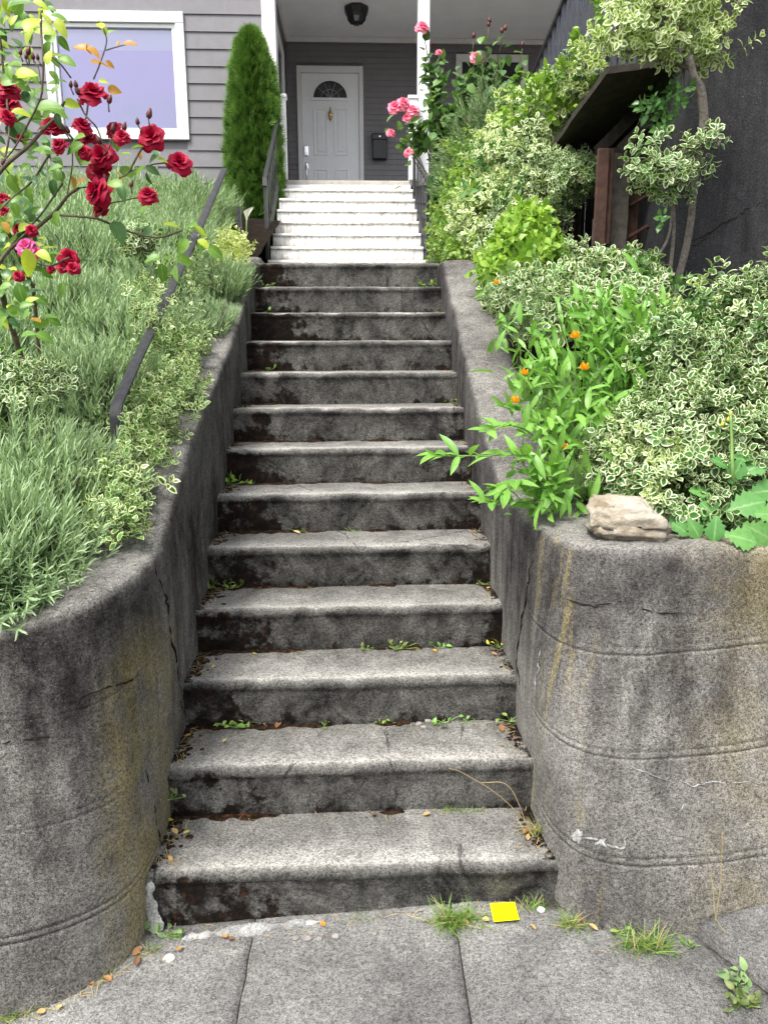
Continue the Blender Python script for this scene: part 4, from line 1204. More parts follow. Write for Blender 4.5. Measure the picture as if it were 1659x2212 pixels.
# ================================================================== LAVENDER BANK (LEFT)
def lavender(cx, cy, rad, n, hgt, mat, label, front=0.0, zf=z_left):
    base = np.array([cx, cy, float(zf(np.array(cx), np.array(cy)))])
    t = thing('lavender_bush', label, 'lavender', base, 'lavender bushes on the bank')
    r = np.sqrt(RNG.random(n)); a = RNG.random(n) * 2 * np.pi
    ox, oy = r * np.cos(a), r * np.sin(a)
    P = np.stack([cx + ox * rad * .78, cy + oy * rad * .78, 0 * r], -1)
    P[:, 2] = zf(P[:, 0], P[:, 1]) - .02 + RNG.random(n) * .10 * (1 - r)
    P[:, 0] = np.minimum(P[:, 0], np.where(P[:, 1] < .45, -.80, -.69))
    D = np.stack([ox * .62, oy * .62 - front * r, np.ones(n) * (1 - .35 * front * r)], -1) + RNG.normal(size=(n, 3)) * .13
    D[:, 2] -= np.where((oy < -.2) & (front > 0), (-oy) * front * .55, 0)
    D = unit(D)
    S = hgt * RNG.uniform(.75, 1.12, n) * (1 - .18 * r)
    N = unit(np.stack([ox, oy, 0 * r + .3], -1) + RNG.normal(size=(n, 3)) * .4)
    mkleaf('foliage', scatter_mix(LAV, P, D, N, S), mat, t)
    st = []
    for k in range(10):
        aa = k * .63; st.append(tube([base + (0, 0, -.05), base + (.3 * rad * math.cos(aa), .3 * rad * math.sin(aa), .35 * hgt), base + (.55 * rad * math.cos(aa), .55 * rad * math.sin(aa), .6 * hgt)], [.008, .006, .003], 4))
    mk('woody_stem', *join(st), M['bark'], t)


near_lbl = 'lavender bush with long green shoots on the left bank'
spots = [(-1.10, .22, .33, 700, .33, 'lav', .75), (-1.42, .22, .34, 420, .34, 'lav', .8), (-1.0, .55, .28, 420, .30, 'lav', .2), (-1.30, .70, .36, 560, .34, 'lav', .1), (-1.75, .85, .36, 300, .36, 'lav', 0),
         (-1.10, 1.25, .34, 460, .33, 'lav', 0), (-1.60, 1.45, .40, 420, .36, 'lav', 0), (-1.05, 1.85, .32, 420, .31, 'lav', 0), (-1.45, 2.15, .42, 480, .36, 'lav', 0), (-2.0, 2.1, .42, 320, .36, 'lav_grey', 0),
         (-1.10, 2.60, .34, 380, .32, 'lav', 0), (-.76, 2.15, .17, 220, .24, 'lav', 0), (-.77, 2.62, .20, 260, .30, 'lav_grey', 0), (-1.65, 2.95, .45, 440, .38, 'lav', 0), (-2.3, 3.0, .45, 330, .38, 'lav_grey', 0),
         (-1.20, 3.35, .36, 330, .36, 'lav', 0), (-1.85, 3.8, .5, 420, .42, 'lav', 0), (-2.6, 3.9, .5, 330, .42, 'lav_grey', 0), (-1.35, 4.2, .40, 320, .40, 'lav_grey', 0), (-2.0, 4.7, .5, 380, .45, 'lav', 0),
         (-2.8, 4.9, .5, 320, .45, 'lav', 0), (-1.38, 5.0, .36, 300, .44, 'lav_grey', 0), (-2.1, 5.7, .5, 360, .50, 'lav', 0), (-2.9, 5.9, .5, 320, .48, 'lav', 0), (-1.50, 5.6, .36, 260, .46, 'lav_grey', 0), (-3.5, 5.5, .5, 240, .45, 'lav', 0)]
for (a, b_, r_d, n_, h_, m_, fr) in spots:
    lb = {'lav': 'green lavender bush crowded on the left bank', 'lav_grey': 'greyer lavender bush crowded on the left bank'}[m_]
    if a > -.8: lb = lb.replace('crowded on the left bank', 'between the handrail and the wall edge')
    elif b_ > 5.4: lb = lb.replace('crowded on the left bank', 'growing below the picture window')
    if fr >= .5: lb = 'lavender bush spilling over the blackened retaining wall'
    lavender(a, b_, r_d, int(n_ * (.80 if b_ < 1.5 else 1.0)), h_ * 1.05, G[m_], lb, fr)


# ================================================================== LEAFY MASSES
def ellip_points(ells, dens, inner=0.25, vis=True):
    P = []; N = []
    for i, (c, r) in enumerate(ells):
        c = np.array(c, float); r = np.array(r, float)
        area = 4 * np.pi * ((r[0] * r[1]) ** 1.6 / 3 + (r[0] * r[2]) ** 1.6 / 3 + (r[1] * r[2]) ** 1.6 / 3) ** (1 / 1.6)
        n = int(area * dens); d = rand_dir(n); nn = unit(d / r)
        q = RNG.random(n); rr = np.where(q < inner, RNG.uniform(.55, .9, n), RNG.uniform(.9, 1.06, n))
        p = c + d * r * rr[:, None] * (1 + .26 * vnoise(d * 1.0, 2.4, 40 + i)[:, None] + .30 * vnoise(d, 5.5, 70 + i)[:, None])
        keep = np.ones(n, bool)
        for j, (c2, r2) in enumerate(ells):
            if j != i: keep &= (((p - c2) / r2) ** 2).sum(1) > .62
        if vis: keep &= (nn * unit(CAM - p)).sum(1) > -.45
        P.append(p[keep]); N.append(nn[keep])
    return np.concatenate(P), np.concatenate(N)


def mass(name, label, catg, ells, dens, tpls, size, mat, zf, up=.45, mix=(), jit=.45, pieces=0, piece_name='leafy_sprig', group=None, stems=True, smin=.55, smax=1.3):
    c0 = np.mean([e[0] for e in ells], axis=0); zb = float(zf(np.array(c0[0]), np.array(c0[1]))) if zf else c0[2] - .2
    t = thing(name, label, catg, (c0[0], c0[1], zb), group)
    P, N = ellip_points(ells, dens)
    if zf:
        k = P[:, 2] > zf(P[:, 0], P[:, 1]) + .0; P, N = P[k], N[k]
    n = len(P); D = unit(N + np.array([0, 0, up]) + RNG.normal(size=(n, 3)) * jit); NN = unit(rand_dir(n) + .2)
    S = size * RNG.uniform(smin, smax, n)
    if pieces:
        sc_ = (N * unit(CAM - P)).sum(1) / np.linalg.norm(P - CAM, axis=1); o_ = np.argsort(-sc_)
        pick = o_[np.linspace(0, min(n, pieces * 3) - 1, min(n, pieces)).astype(int)]
        mes = [new_mesh(piece_name, T_[0], T_[1], mat, False, {'lv': T_[2]}) for T_ in tpls]
        for q in pick: put(piece_name, mes[q % len(mes)], leaf_matrix(P[q] - D[q] * S[q] * .3, D[q], NN[q], S[q]), t)
        mask = np.ones(n, bool); mask[pick] = False; P, D, NN, S = P[mask], D[mask], NN[mask], S[mask]
    for frac, m2, t2, s2 in mix:                      # strands of other leaves woven through, in patches
        k = (vnoise(P, 5.0, 31 + int(frac * 100)) + RNG.normal(size=len(P)) * .25) > np.quantile(vnoise(P, 5.0, 31 + int(frac * 100)), 1 - frac)
        if k.any(): mkleaf('foliage', scatter_mix(t2, P[k] - D[k] * S[k][:, None] * .2, D[k], NN[k], S[k] * s2), m2, t)
        P, D, NN, S = P[~k], D[~k], NN[~k], S[~k]
    mkleaf('foliage', scatter_mix(tpls, P - D * S[:, None] * .3, D, NN, S), mat, t)
    if stems:
        st = []
        for c, r in ells:
            c = np.array(c, float); g = float(zf(np.array(c[0]), np.array(c[1]))) if zf else c[2] - r[2] * 1.2
            for k in range(5):
                e = c + rand_dir(1)[0] * np.array(r) * .7
                st.append(tube(curve_pts([(c[0] + RNG.uniform(-.06, .06), c[1] + RNG.uniform(-.06, .06), min(g, c[2] - r[2] * .6) - .03), (c * .6 + e * .4) - (0, 0, r[2] * .3), e], 7), np.linspace(.009, .003, 7), 4))
        st = [(v, f) for v, f in st]; mk('stems', *join(st), M['bark'], t, True)
    return t


def E(px, py, y, rx, ry, rz): return (on_y(px, py, y), (rx, ry, rz))


# big silver-edged bush on top of the right wall
mass('variegated_bush', 'large white-edged variegated bush behind the pale stone', 'shrub',
     [E(1465, 800, .85, .16, .22, .20), E(1560, 788, .95, .24, .24, .25), E(1650, 780, .80, .20, .22, .30), E(1415, 960, .62, .15, .20, .15), E(1520, 960, .60, .22, .22, .22), E(1640, 960, .62, .20, .22, .25), E(1470, 1065, .46, .17, .15, .12), E(1360, 1015, .62, .14, .15, .10), E(1600, 1060, .50, .18, .16, .16), E(1500, 748, 1.15, .18, .2, .13), E(1730, 840, .85, .22, .3, .35)],
     1250, SPRIG, .080, G['euo'], z_right, up=.5, jit=.5, pieces=240, mix=((.14, G['euo_pale'], SPRIG, 1.0), (.08, G['plain'], SPRIG_S, .9)))
# trailing variegated mass further up the bank
mass('variegated_shrub', 'white-edged variegated shrub sprawling in front of the lean-to posts', 'shrub',
     [E(1200, 635, 2.05, .18, .22, .10), E(1280, 620, 1.95, .18, .22, .11), E(1345, 605, 2.05, .17, .22, .10), E(1130, 650, 1.9, .14, .2, .10), E(1385, 640, 1.85, .10, .2, .09), E(1240, 680, 1.7, .2, .2, .10), E(1330, 680, 1.65, .18, .2, .10), E(1235, 560, 2.4, .08, .1, .08)],
     700, SPRIG, .105, G['euo'], z_right, up=.45, pieces=60)
mass('variegated_bank_shrub', 'tall pale gold variegated shrub climbing the bank left of the lean-to', 'shrub',
     [E(1070, 400, 3.7, .24, .35, .32), E(1105, 325, 3.8, .22, .3, .24), E(1160, 268, 3.8, .19, .3, .20), E(1212, 205, 3.7, .15, .25, .15), E(1258, 155, 3.6, .11, .2, .12), E(1130, 400, 3.5, .20, .3, .26), E(1050, 490, 3.4, .22, .3, .25), E(1130, 480, 3.3, .17, .25, .28), E(1090, 545, 3.1, .2, .25, .2)],
     420, SPRIG, .115, G['euo_pale'], z_right, up=.35, jit=.6, pieces=80, mix=((.30, G['euo'], SPRIG, .9), (.22, G['lime'], SPRIG_S, .9), (.15, G['plain'], SPRIG_S, .9)))
strag = thing('trailing_vine', 'thin green trailing vine shoots standing up from the variegated bank', 'vine', on_y(1180, 330, 3.6))
sv = []
for k, (px, py, top) in enumerate([(1105, 250, 190), (1140, 215, 165), (1152, 230, 180), (1190, 200, 165), (1240, 130, 85), (1245, 120, 70), (1210, 170, 130), (1085, 300, 240), (1170, 215, 150), (1130, 260, 205), (1290, 90, 30), (1296, 60, 0)]):
    P = curve_pts([on_y(px, py + 40, 3.5), on_y(px + 4, (py + top) / 2, 3.45), on_y(px + 6 * math.sin(k), top, 3.45)], 10); mk('stem', *tube(P, .003, 4), G['stem'], strag)
    for j in range(1, len(P)):
        for s_ in range(3): sv.append((P[j] + RNG.normal(size=3) * .015, unit(rand_dir(1)[0] + np.array([0, 0, .4]))))
mkleaf('foliage', scatter(OVAL, np.array([a for a, _ in sv]), np.array([b_ for _, b_ in sv]), unit(rand_dir(len(sv)) + np.array([0, -.5, .5])), RNG.uniform(.035, .065, len(sv))), G['lime'], strag)
mass('variegated_creeper', 'dull white-edged creeper hanging in shade below the lean-to roof', 'creeper',
     [E(1215, 375, 3.3, .16, .2, .13), E(1265, 385, 3.2, .12, .2, .09), E(1190, 430, 3.2, .10, .2, .2)], 700, SPRIG, .085, G['euo'], None, up=-.3, stems=False)
mass('lime_leaved_bush', 'lime green leafy bush beside the dark opening under the lean-to', 'bush',
     [E(1135, 515, 2.6, .11, .2, .13), E(1105, 560, 2.5, .13, .2, .12), E(1175, 560, 2.4, .09, .12, .09), E(1085, 600, 2.4, .10, .16, .09)], 620, [sprig_template(leaf_template(0.7, 4, 0.2, -.3, .8, teeth=.3), 3, .6, 70, 30, True, 9)], .10, G['lime'], z_right, up=.2)
mass('dark_leaved_bush', 'green small-leaved bush between the porch steps and the variegated bank', 'bush',
     [E(1000, 470, 4.0, .18, .3, .28), E(985, 540, 3.7, .16, .2, .16), E(1020, 400, 4.2, .2, .3, .3), E(1035, 560, 3.3, .16, .2, .14), E(965, 500, 4.3, .12, .2, .2)], 650, SPRIG_S, .085, G['weed'], z_right, up=.3)
mass('grey_shrub', 'pale grey-green feathery shrub among the pink rose stems', 'shrub',
     [E(1030, 330, 4.5, .22, .3, .3), E(1070, 290, 4.6, .2, .3, .28), E(1010, 390, 4.4, .18, .3, .2)], 500, LAV, .24, G['lav_grey'], z_right, up=.5)

# vine on the blackened wall: trunk, limbs and tufts
vine = thing('climbing_vine', 'old variegated climbing vine with bare trunk on the blackened wall', 'vine', on_y(1449, 664, 2.0))
trk = [on_y(x, y_, 2.12 - .02 * i) for i, (x, y_) in enumerate([(1448, 672), (1462, 610), (1480, 540), (1491, 480), (1495, 435), (1505, 360), (1512, 300), (1519, 255), (1512, 195), (1498, 165), (1490, 120)])]
mk('trunk', *tube(curve_pts(trk, 40), np.interp(np.linspace(0, 1, 41), [0, .5, .8, 1], [.021, .017, .024, .013])[:len(curve_pts(trk, 40))], 9), M['vine_bark'], vine, True)
limbs = [[(1445, 600), (1455, 500), (1452, 430), (1440, 380)], [(1375, 640), (1395, 590), (1440, 520), (1452, 450)], [(1470, 190), (1478, 120), (1470, 60), (1455, 0)], [(1498, 165), (1530, 120), (1570, 60), (1600, -10)], [(1500, 150), (1440, 135), (1380, 120), (1320, 100)], [(1510, 300), (1480, 330), (1430, 335)], [(1512, 310), (1545, 320), (1560, 290)], [(1535, 150), (1580, 125)],
         [(1470, 60), (1400, 50), (1330, 60)], [(1460, 20), (1380, 10)]]
for k, l_ in enumerate(limbs):
    P = curve_pts([on_y(a, b_, 2.06 - .015 * k) for a, b_ in l_], 14); mk('limb', *tube(P, np.linspace(.011, .005, len(P)), 6), M['vine_bark'], vine, True)
def tuft_cloud(parent, name, blobs, dens, tpls, size, mat, pieces):
    ells = [E(*b) for b in blobs]; P, N = ellip_points(ells, dens, .4); n = len(P)
    D = unit(N + np.array([0, -.2, .35]) + RNG.normal(size=(n, 3)) * .45); NN = rand_dir(n); S = size * RNG.uniform(.7, 1.2, n)
    mes = [new_mesh('leafy_sprig', T_[0], T_[1], mat, False, {'lv': T_[2]}) for T_ in tpls]
    for q in range(min(pieces, n)): put('leafy_sprig', mes[q % len(mes)], leaf_matrix(P[q], D[q], NN[q], S[q]), parent)
    if n > pieces: mkleaf(name, scatter_mix(tpls, P[pieces:], D[pieces:], NN[pieces:], S[pieces:]), mat, parent)
tuft_cloud(vine, 'foliage', [(1290, 112, 2.0, .05, .06, .03), (1330, 85, 2.0, .07, .08, .05), (1375, 50, 2.0, .09, .1, .07), (1420, 75, 2.0, .08, .1, .05), (1380, 5, 2.0, .10, .1, .05), (1450, 30, 2.0, .07, .1, .06), (1465, 95, 2.0, .05, .06, .04), (1530, 80, 2.0, .06, .08, .08), (1565, 30, 1.95, .06, .08, .06), (1520, 140, 1.95, .03, .04, .03), (1410, 130, 1.98, .04, .04, .03), (1585, 120, 1.95, .025, .03, .03), (1500, 10, 1.95, .07, .08, .05)], 520, SPRIG, .105, G['euo_pale'], 110)
tuft_cloud(vine, 'foliage', [(1390, 370, 1.95, .06, .06, .03), (1440, 375, 1.95, .07, .06, .04), (1490, 345, 1.95, .05, .05, .04), (1545, 305, 1.95, .03, .04, .04), (1398, 325, 1.95, .025, .03, .03), (1475, 405, 1.95, .06, .05, .02)], 700, SPRIG, .105, G['euo'], 60)
tuft_cloud(vine, 'foliage', [(1415, 250, 2.0, .03, .04, .06), (1450, 212, 2.0, .03, .03, .03), (1425, 290, 2.0, .03, .03, .04), (1385, 580, 1.8, .03, .03, .05), (1372, 620, 1.8, .03, .03, .04), (1428, 490, 1.95, .015, .02, .02), (1447, 630, 1.95, .02, .03, .05)], 800, SPRIG_S, .095, G['plain'], 40)

# (wall-top carpet follows) beside the handrail, left
def carpet(name, label, catg, pxs, n, tpls, size, mat, zf, hgt, pieces=0, group=None):
    """low leafy carpet: points scattered round ground points"""
    pts = np.array(pxs, float); c0 = pts.mean(0)
    t = thing(name, label, catg, (c0[0], c0[1], float(zf(np.array(c0[0]), np.array(c0[1])))), group)
    i = RNG.integers(0, len(pts), n); P = np.zeros((n, 3)); P[:, :2] = pts[i, :2] + RNG.normal(size=(n, 2)) * pts[i, 2:3]
    P[:, 2] = zf(P[:, 0], P[:, 1]) + .01 + RNG.random(n) ** 1.3 * hgt
    D = unit(np.stack([RNG.normal(size=n) * .7 + .25, RNG.normal(size=n) * .6 - .25, np.abs(RNG.normal(size=n)) * .8 + .3], -1)); NN = rand_dir(n); S = size * RNG.uniform(.7, 1.2, n)
    mes = [new_mesh('leafy_sprig', T_[0], T_[1], mat, False, {'lv': T_[2]}) for T_ in tpls]
    for q in range(pieces): put('leafy_sprig', mes[q % len(mes)], leaf_matrix(P[q], D[q], NN[q], S[q]), t)
    mkleaf('foliage', scatter_mix(tpls, P[pieces:], D[pieces:], NN[pieces:], S[pieces:]), mat, t)
    return t
def z_top_left(x, y):
    wt = np.interp(y, [-.13, .36, .5, .69, 1.08, 1.668, 2.24, 2.9, 3.1], [1.03, 1.09, 1.165, 1.258, 1.421, 1.654, 1.871, 2.18, 2.3])
    return np.where(x > -.82, wt + .004, z_left(x, y))
carpet('variegated_creeper', 'cream-edged creeper between the black handrail and the wall edge', 'creeper',
       [(-.74, .36, .045), (-.76, .5, .05), (-.77, .65, .06), (-.76, .8, .06), (-.75, 1.0, .06), (-.75, 1.2, .06), (-.76, 1.4, .06), (-.78, 1.6, .06), (-.80, 1.8, .06), (-.95, 1.0, .06), (-.95, 1.3, .06), (-.70, .95, .03), (-.69, 1.25, .03), (-.98, 1.5, .06), (-.9, .55, .07)], 740, SPRIG_S + SPRIG, .068, G['vinca'], z_top_left, .15, 120)
carpet('variegated_creeper', 'cream-edged creeper climbing over the middle of the black handrail', 'creeper', [(-.87, 1.38, .04), (-.84, 1.5, .04), (-.86, 1.62, .04), (-.83, 2.35, .04), (-.9, 1.95, .05)], 150, SPRIG_S + SPRIG, .070, G['vinca'], lambda x, y: z_left(x, y) + .06, .42, 20)
carpet('variegated_creeper', 'small cream-edged creeper at the top end of the wall beside the landing', 'creeper', [(-.72, 2.9, .05), (-.76, 3.05, .06), (-.80, 3.2, .06), (-.74, 3.2, .05)], 160, SPRIG_S, .07, G['euo_gold'], z_top_left, .16, 10)
mass('variegated_shrub', 'white-edged variegated shrub under the red rose', 'shrub', [E(60, 900, .95, .14, .15, .13), E(130, 860, 1.05, .12, .12, .1), E(20, 830, 1.0, .14, .14, .1), E(90, 960, .9, .12, .12, .08)], 900, SPRIG, .075, G['euo'], z_left, pieces=30)
mass('variegated_sprig_plant', 'pale variegated seedling standing in the lavender bank', 'shrub', [E(300, 520, 2.3, .05, .05, .07)], 2200, SPRIG, .10, G['euo'], None, stems=False)

# ================================================================== EVERGREEN COLUMN
TY = 7.0; TX = float(on_y(549, 300, TY)[0])
tz0, tz1 = 2.55, float(on_y(545, 68, TY)[2])
th = thing('evergreen_tree', 'clipped columnar evergreen tree beside the porch steps', 'tree', (TX, TY, tz0))
def prof_r(z):
    t = (z - tz0) / (tz1 - tz0); return np.interp(t, [0, .08, .25, .5, .7, .85, .95, 1.0], [.18, .235, .28, .275, .23, .175, .10, .012])
n = 12000; zt = tz0 + (tz1 - tz0) * RNG.random(n) ** .92; a = RNG.random(n) * 2 * np.pi
lob = 1 + .13 * vnoise(np.stack([np.cos(a) * 1.5, np.sin(a) * 1.5, zt * .7], -1), 1.8, 5) + .13 * vnoise(np.stack([np.cos(a) * 2, np.sin(a) * 2, zt * 1.6], -1), 3.0, 6) + .17 * vnoise(np.stack([np.cos(a) * 2, np.sin(a) * 2, zt * 1.8], -1), 6.0, 16)
rr = prof_r(zt) * lob * np.where(RNG.random(n) < .3, RNG.uniform(.72, .95, n), RNG.uniform(.95, 1.07, n))
P = np.stack([TX + rr * np.cos(a), TY + rr * np.sin(a), zt], -1)
D = unit(np.stack([np.cos(a) * .75, np.sin(a) * .75, np.full(n, .9)], -1) + RNG.normal(size=(n, 3)) * .30); NN = unit(np.stack([-np.sin(a), np.cos(a), 0 * a], -1) + RNG.normal(size=(n, 3)) * .5)
bt = blade_template(.16, 2, .1); S_ = []
for k in range(7):
    an = R(-54 + 18 * k); l_ = 1 - .25 * abs(k - 3) / 3; V = bt[0] * l_; c, s = math.cos(an), math.sin(an)
    S_.append((np.stack([V[:, 0] * c + V[:, 1] * s, -V[:, 0] * s + V[:, 1] * c, V[:, 2] + .05 * math.sin(k * 2.2)], -1), bt[1], bt[2]))
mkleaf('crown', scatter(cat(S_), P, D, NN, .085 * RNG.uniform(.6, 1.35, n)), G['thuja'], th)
zs = np.linspace(tz0, tz1 - .05, 24); V = np.array([(TX + prof_r(z) * .72 * math.cos(b_), TY + prof_r(z) * .72 * math.sin(b_), z) for z in zs for b_ in np.linspace(0, 2 * np.pi, 20, endpoint=False)])
V[:, :2] += np.stack([vnoise(V, 6, 3), vnoise(V, 6, 4)], -1) * .03
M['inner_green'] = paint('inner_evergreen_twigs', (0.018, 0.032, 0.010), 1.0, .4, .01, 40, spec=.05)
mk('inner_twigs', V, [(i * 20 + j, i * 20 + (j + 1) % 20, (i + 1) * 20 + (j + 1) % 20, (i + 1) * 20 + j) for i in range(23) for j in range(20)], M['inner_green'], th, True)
mk('trunk', *tube([(TX, TY, tz0 - .12), (TX, TY, tz0 + .5), (TX, TY, tz1 - .4)], [.05, .045, .02], 8), M['bark'], th, True)

# ================================================================== ROSE FLOWERS
def rose_template(seed, petals=24, flat=1.0, ruff=.06):
    rg = np.random.default_rng(seed); S = []; nu, nv = 7, 5
    for k in range(petals):
        q = k / (petals - 1); ph = k * 2.39996 + rg.uniform(-.2, .2)
        th0 = R(8 + 72 * flat * q ** 1.1) ; L = .30 + .26 * q; wdt = 1.15 - .35 * q
        V = []; A = []
        for i in range(nu):
            u = -1 + 2 * i / (nu - 1)
            for j in range(nv):
                v = j / (nv - 1); tt = th0 * (.55 + .45 * v) + R(34) * q * v * v + R(-16) * (1 - q) * v
                edge = 1 - .16 * u * u * v
                r = .03 + L * edge * v * math.sin(tt); z = L * edge * v * math.cos(tt)
                an = ph + u * wdt * (.45 + .55 * math.sin(math.pi * min(1, v * .62 + .12)))
                z += ruff * math.sin(4 * u + k) * v * v * .5; r *= 1 + .06 * math.sin(5 * u + k * 1.7) * v
                V.append((r * math.cos(an), r * math.sin(an), z - .22 * q * .4)); A.append((rg.random() * .2 + .25 + .5 * q, v, v))
        S.append((np.array(V), np.array(grid_faces(nu, nv)), np.array(A)))
    V, F, A = cat(S); V[:, 2] -= V[:, 2].mean() * .6
    return V, F, A
ROSES = [rose_template(s, 26, f) for s, f in ((1, .95), (2, .8), (3, 1.1))]
def rose_meshes(mat): return [new_mesh('rose_flower', V, F, mat, True, {'lv': A}) for V, F, A in ROSES]
RM, PM, MM = rose_meshes(G['red']), rose_meshes(G['pink']), rose_meshes(G['magenta'])


def face_matrix(p, zdir, s, spin):
    z = Vector(zdir).normalized(); q = z.to_track_quat('Z', 'Y').to_matrix().to_4x4()
    return Matrix.Translation(Vector(p)) @ q @ Matrix.Rotation(spin, 4, 'Z') @ Matrix.Scale(s, 4)


def bud_template():
    S = []; prof = [(.0, 0), (.22, .1), (.30, .35), (.22, .7), (.05, 1.0)]; n = 7
    V = np.array([(r * math.cos(2 * math.pi * k / n), r * math.sin(2 * math.pi * k / n), z) for r, z in prof for k in range(n)])
    F = np.array([(i * n + k, i * n + (k + 1) % n, (i + 1) * n + (k + 1) % n, (i + 1) * n + k) for i in range(4) for k in range(n)])
    return V, F, np.array([(.3, 1, v[2]) for v in V])
BUDT = bud_template(); BUDM = new_mesh('rose_bud', BUDT[0], BUDT[1], G['bud'], True, {'lv': BUDT[2]})
sep = []
for k in range(5):
    a = 2 * math.pi * k / 5; d = np.array([[math.cos(a) * .45, math.sin(a) * .45, 1.0]]); sep.append(scatter(leaf_template(.26, 3, .2, -.2), np.array([[.12 * math.cos(a), .12 * math.sin(a), .02]]), d, np.array([[math.cos(a), math.sin(a), -.4]]), .95))
sep = cat(sep); SEPM = new_mesh('sepals', sep[0], sep[1], G['rose_d'], False, {'lv': sep[2]})
LM = {k: new_mesh('leaf', ROUND[0], ROUND[1], G[k], True, {'lv': ROUND[2]}) for k in ('rose', 'rose_d', 'rose_y', 'rose_o')}
RV, UV, FV = np.array(r_), np.array(u_), np.array(f_)


def rose_leaf(parent, px, py, y, lpx, ang, kind, tilt=None):
    p = on_y(px, py, y); s = lpx / CF * (np.linalg.norm(p - CAM)); a = R(ang)
    d = math.cos(a) * RV + math.sin(a) * UV + FV * RNG.uniform(-.35, .35)
    nn = -FV + np.array([0, 0, .7]) + RNG.normal(size=3) * .45 if tilt is None else np.array(tilt)
    p = p - unit(d) * s * .5
    return put('leaf', LM[kind], leaf_matrix(p, d, nn, s, RNG.uniform(.85, 1.15)), parent)


Z1 = lambda x, y: (x * .35, y * .35)
base = np.array([-1.28, 1.22, float(z_left(np.array(-1.28), np.array(1.22)))])
rb = thing('red_rose_bush', 'rose bush with crimson double blooms arching over the lavender', 'rose bush', base)
canes = [([(230, 2050), (215, 1845), (190, 1745), (120, 1585), (60, 1445), (0, 1355), (-60, 1250)], .010, 'base'), ([(-20, 1650), (60, 1540), (200, 1430), (340, 1310), (420, 1210), (490, 1160)], .0085, ''), ([(340, 1325), (480, 1335), (600, 1350), (690, 1385), (830, 1440), (990, 1465), (1130, 1420)], .005, ''),
         ([(-20, 1090), (60, 1000), (180, 900), (280, 790), (350, 720), (400, 625)], .008, ''), ([(270, -20), (255, 150), (270, 350), (265, 520), (240, 640), (100, 900), (20, 1000)], .0045, ''), ([(480, 610), (530, 710), (600, 790), (640, 900)], .004, ''), ([(545, 640), (535, 720), (520, 760)], .004, ''), ([(580, 490), (620, 390), (660, 260), (640, 170)], .003, ''), ([(655, 310), (740, 285), (800, 270)], .0025, ''),
         ([(885, 900), (830, 1000), (790, 1070), (700, 1120), (650, 1140), (490, 1160)], .004, ''), ([(1060, 1000), (920, 1020), (800, 1060)], .003, ''), ([(870, 1215), (760, 1240), (680, 1260), (600, 1340)], .003, ''), ([(310, 950), (200, 1120), (90, 1210), (0, 1300)], .004, ''), ([(390, 1130), (250, 1330), (100, 1480), (40, 1560)], .004, ''), ([(690, 860), (670, 920), (620, 980)], .003, ''), ([(410, 1240), (450, 1000), (430, 860), (380, 800)], .003, ''),
         ([(0, 200), (30, 500), (60, 800), (30, 1000)], .005, ''), ([(440, 480), (370, 390), (280, 330)], .003, ''), ([(210, 380), (240, 420), (255, 520)], .0025, ''), ([(430, 1590), (300, 1640), (120, 1585)], .004, ''), ([(0, 800), (100, 860), (220, 860)], .003, ''), ([(60, 1000), (0, 930)], .006, '')]
RY = .55
for pts, rad, kd in canes:
    W = []
    for i, p in enumerate(pts):
        yy = RY + .05 * math.sin(p[0] * .01 + p[1] * .004)
        if kd == 'base': yy = 1.15 - .10 * i
        W.append(on_y(*Z1(*p), yy))
    if kd == 'base': W = [base - (0, 0, .05)] + W[1:]
    P = curve_pts(W, 24); mk('cane', *tube(P, np.linspace(rad, rad * .7, len(P)) * .82, 6), G['cane'], rb, True)
main2 = curve_pts([base - (0, 0, .05), on_y(*Z1(40, 1900), 1.0), on_y(*Z1(-20, 1650), .6)], 10); mk('cane', *tube(main2, .011, 6), G['cane'], rb, True)
blooms = [(575, 570, 172), (40, 640, 150), (50, 540, 130), (50, 720, 100), (325, 780, 130), (365, 893, 105), (510, 770, 118), (545, 850, 105), (520, 935, 92), (625, 960, 165), (612, 1040, 150), (595, 1180, 182), (615, 1295, 115), (700, 800, 110), (755, 840, 105), (935, 840, 165), (1110, 1000, 155), (915, 1200, 130), (125, 850, 55), (115, 1410, 85), (195, 1420, 75), (430, 1590, 125), (395, 1640, 95), (450, 1650, 90), (20, 1220, 75), (30, 1300, 65), (115, 1700, 70), (315, 1660, 50)]
for k, (zx, zy, dm) in enumerate(blooms):
    px, py = Z1(zx, zy); yy = RY - .02 + .06 * math.sin(k * 2.1); p = on_y(px, py, yy)
    s = dm * .35 / CF * np.linalg.norm(p - CAM) / 1.18
    d = -FV * RNG.uniform(.5, 1.1) + UV * RNG.uniform(.0, .75) + RV * RNG.uniform(-.55, .55)
    fl = put('rose_flower', RM[k % 3], face_matrix(p, d, s, k * 1.3), rb)
    put('sepals', SEPM, face_matrix(p - unit(d) * s * .42, d, s * .42, k), fl)
for zx, zy, dm in ((165, 1520, 110), (228, 1552, 62)):
    p = on_y(*Z1(zx, zy), RY); s = dm * .35 / CF * np.linalg.norm(p - CAM); put('rose_flower', MM[zx % 3], face_matrix(p, -FV + UV * .6, s, zx), rb)
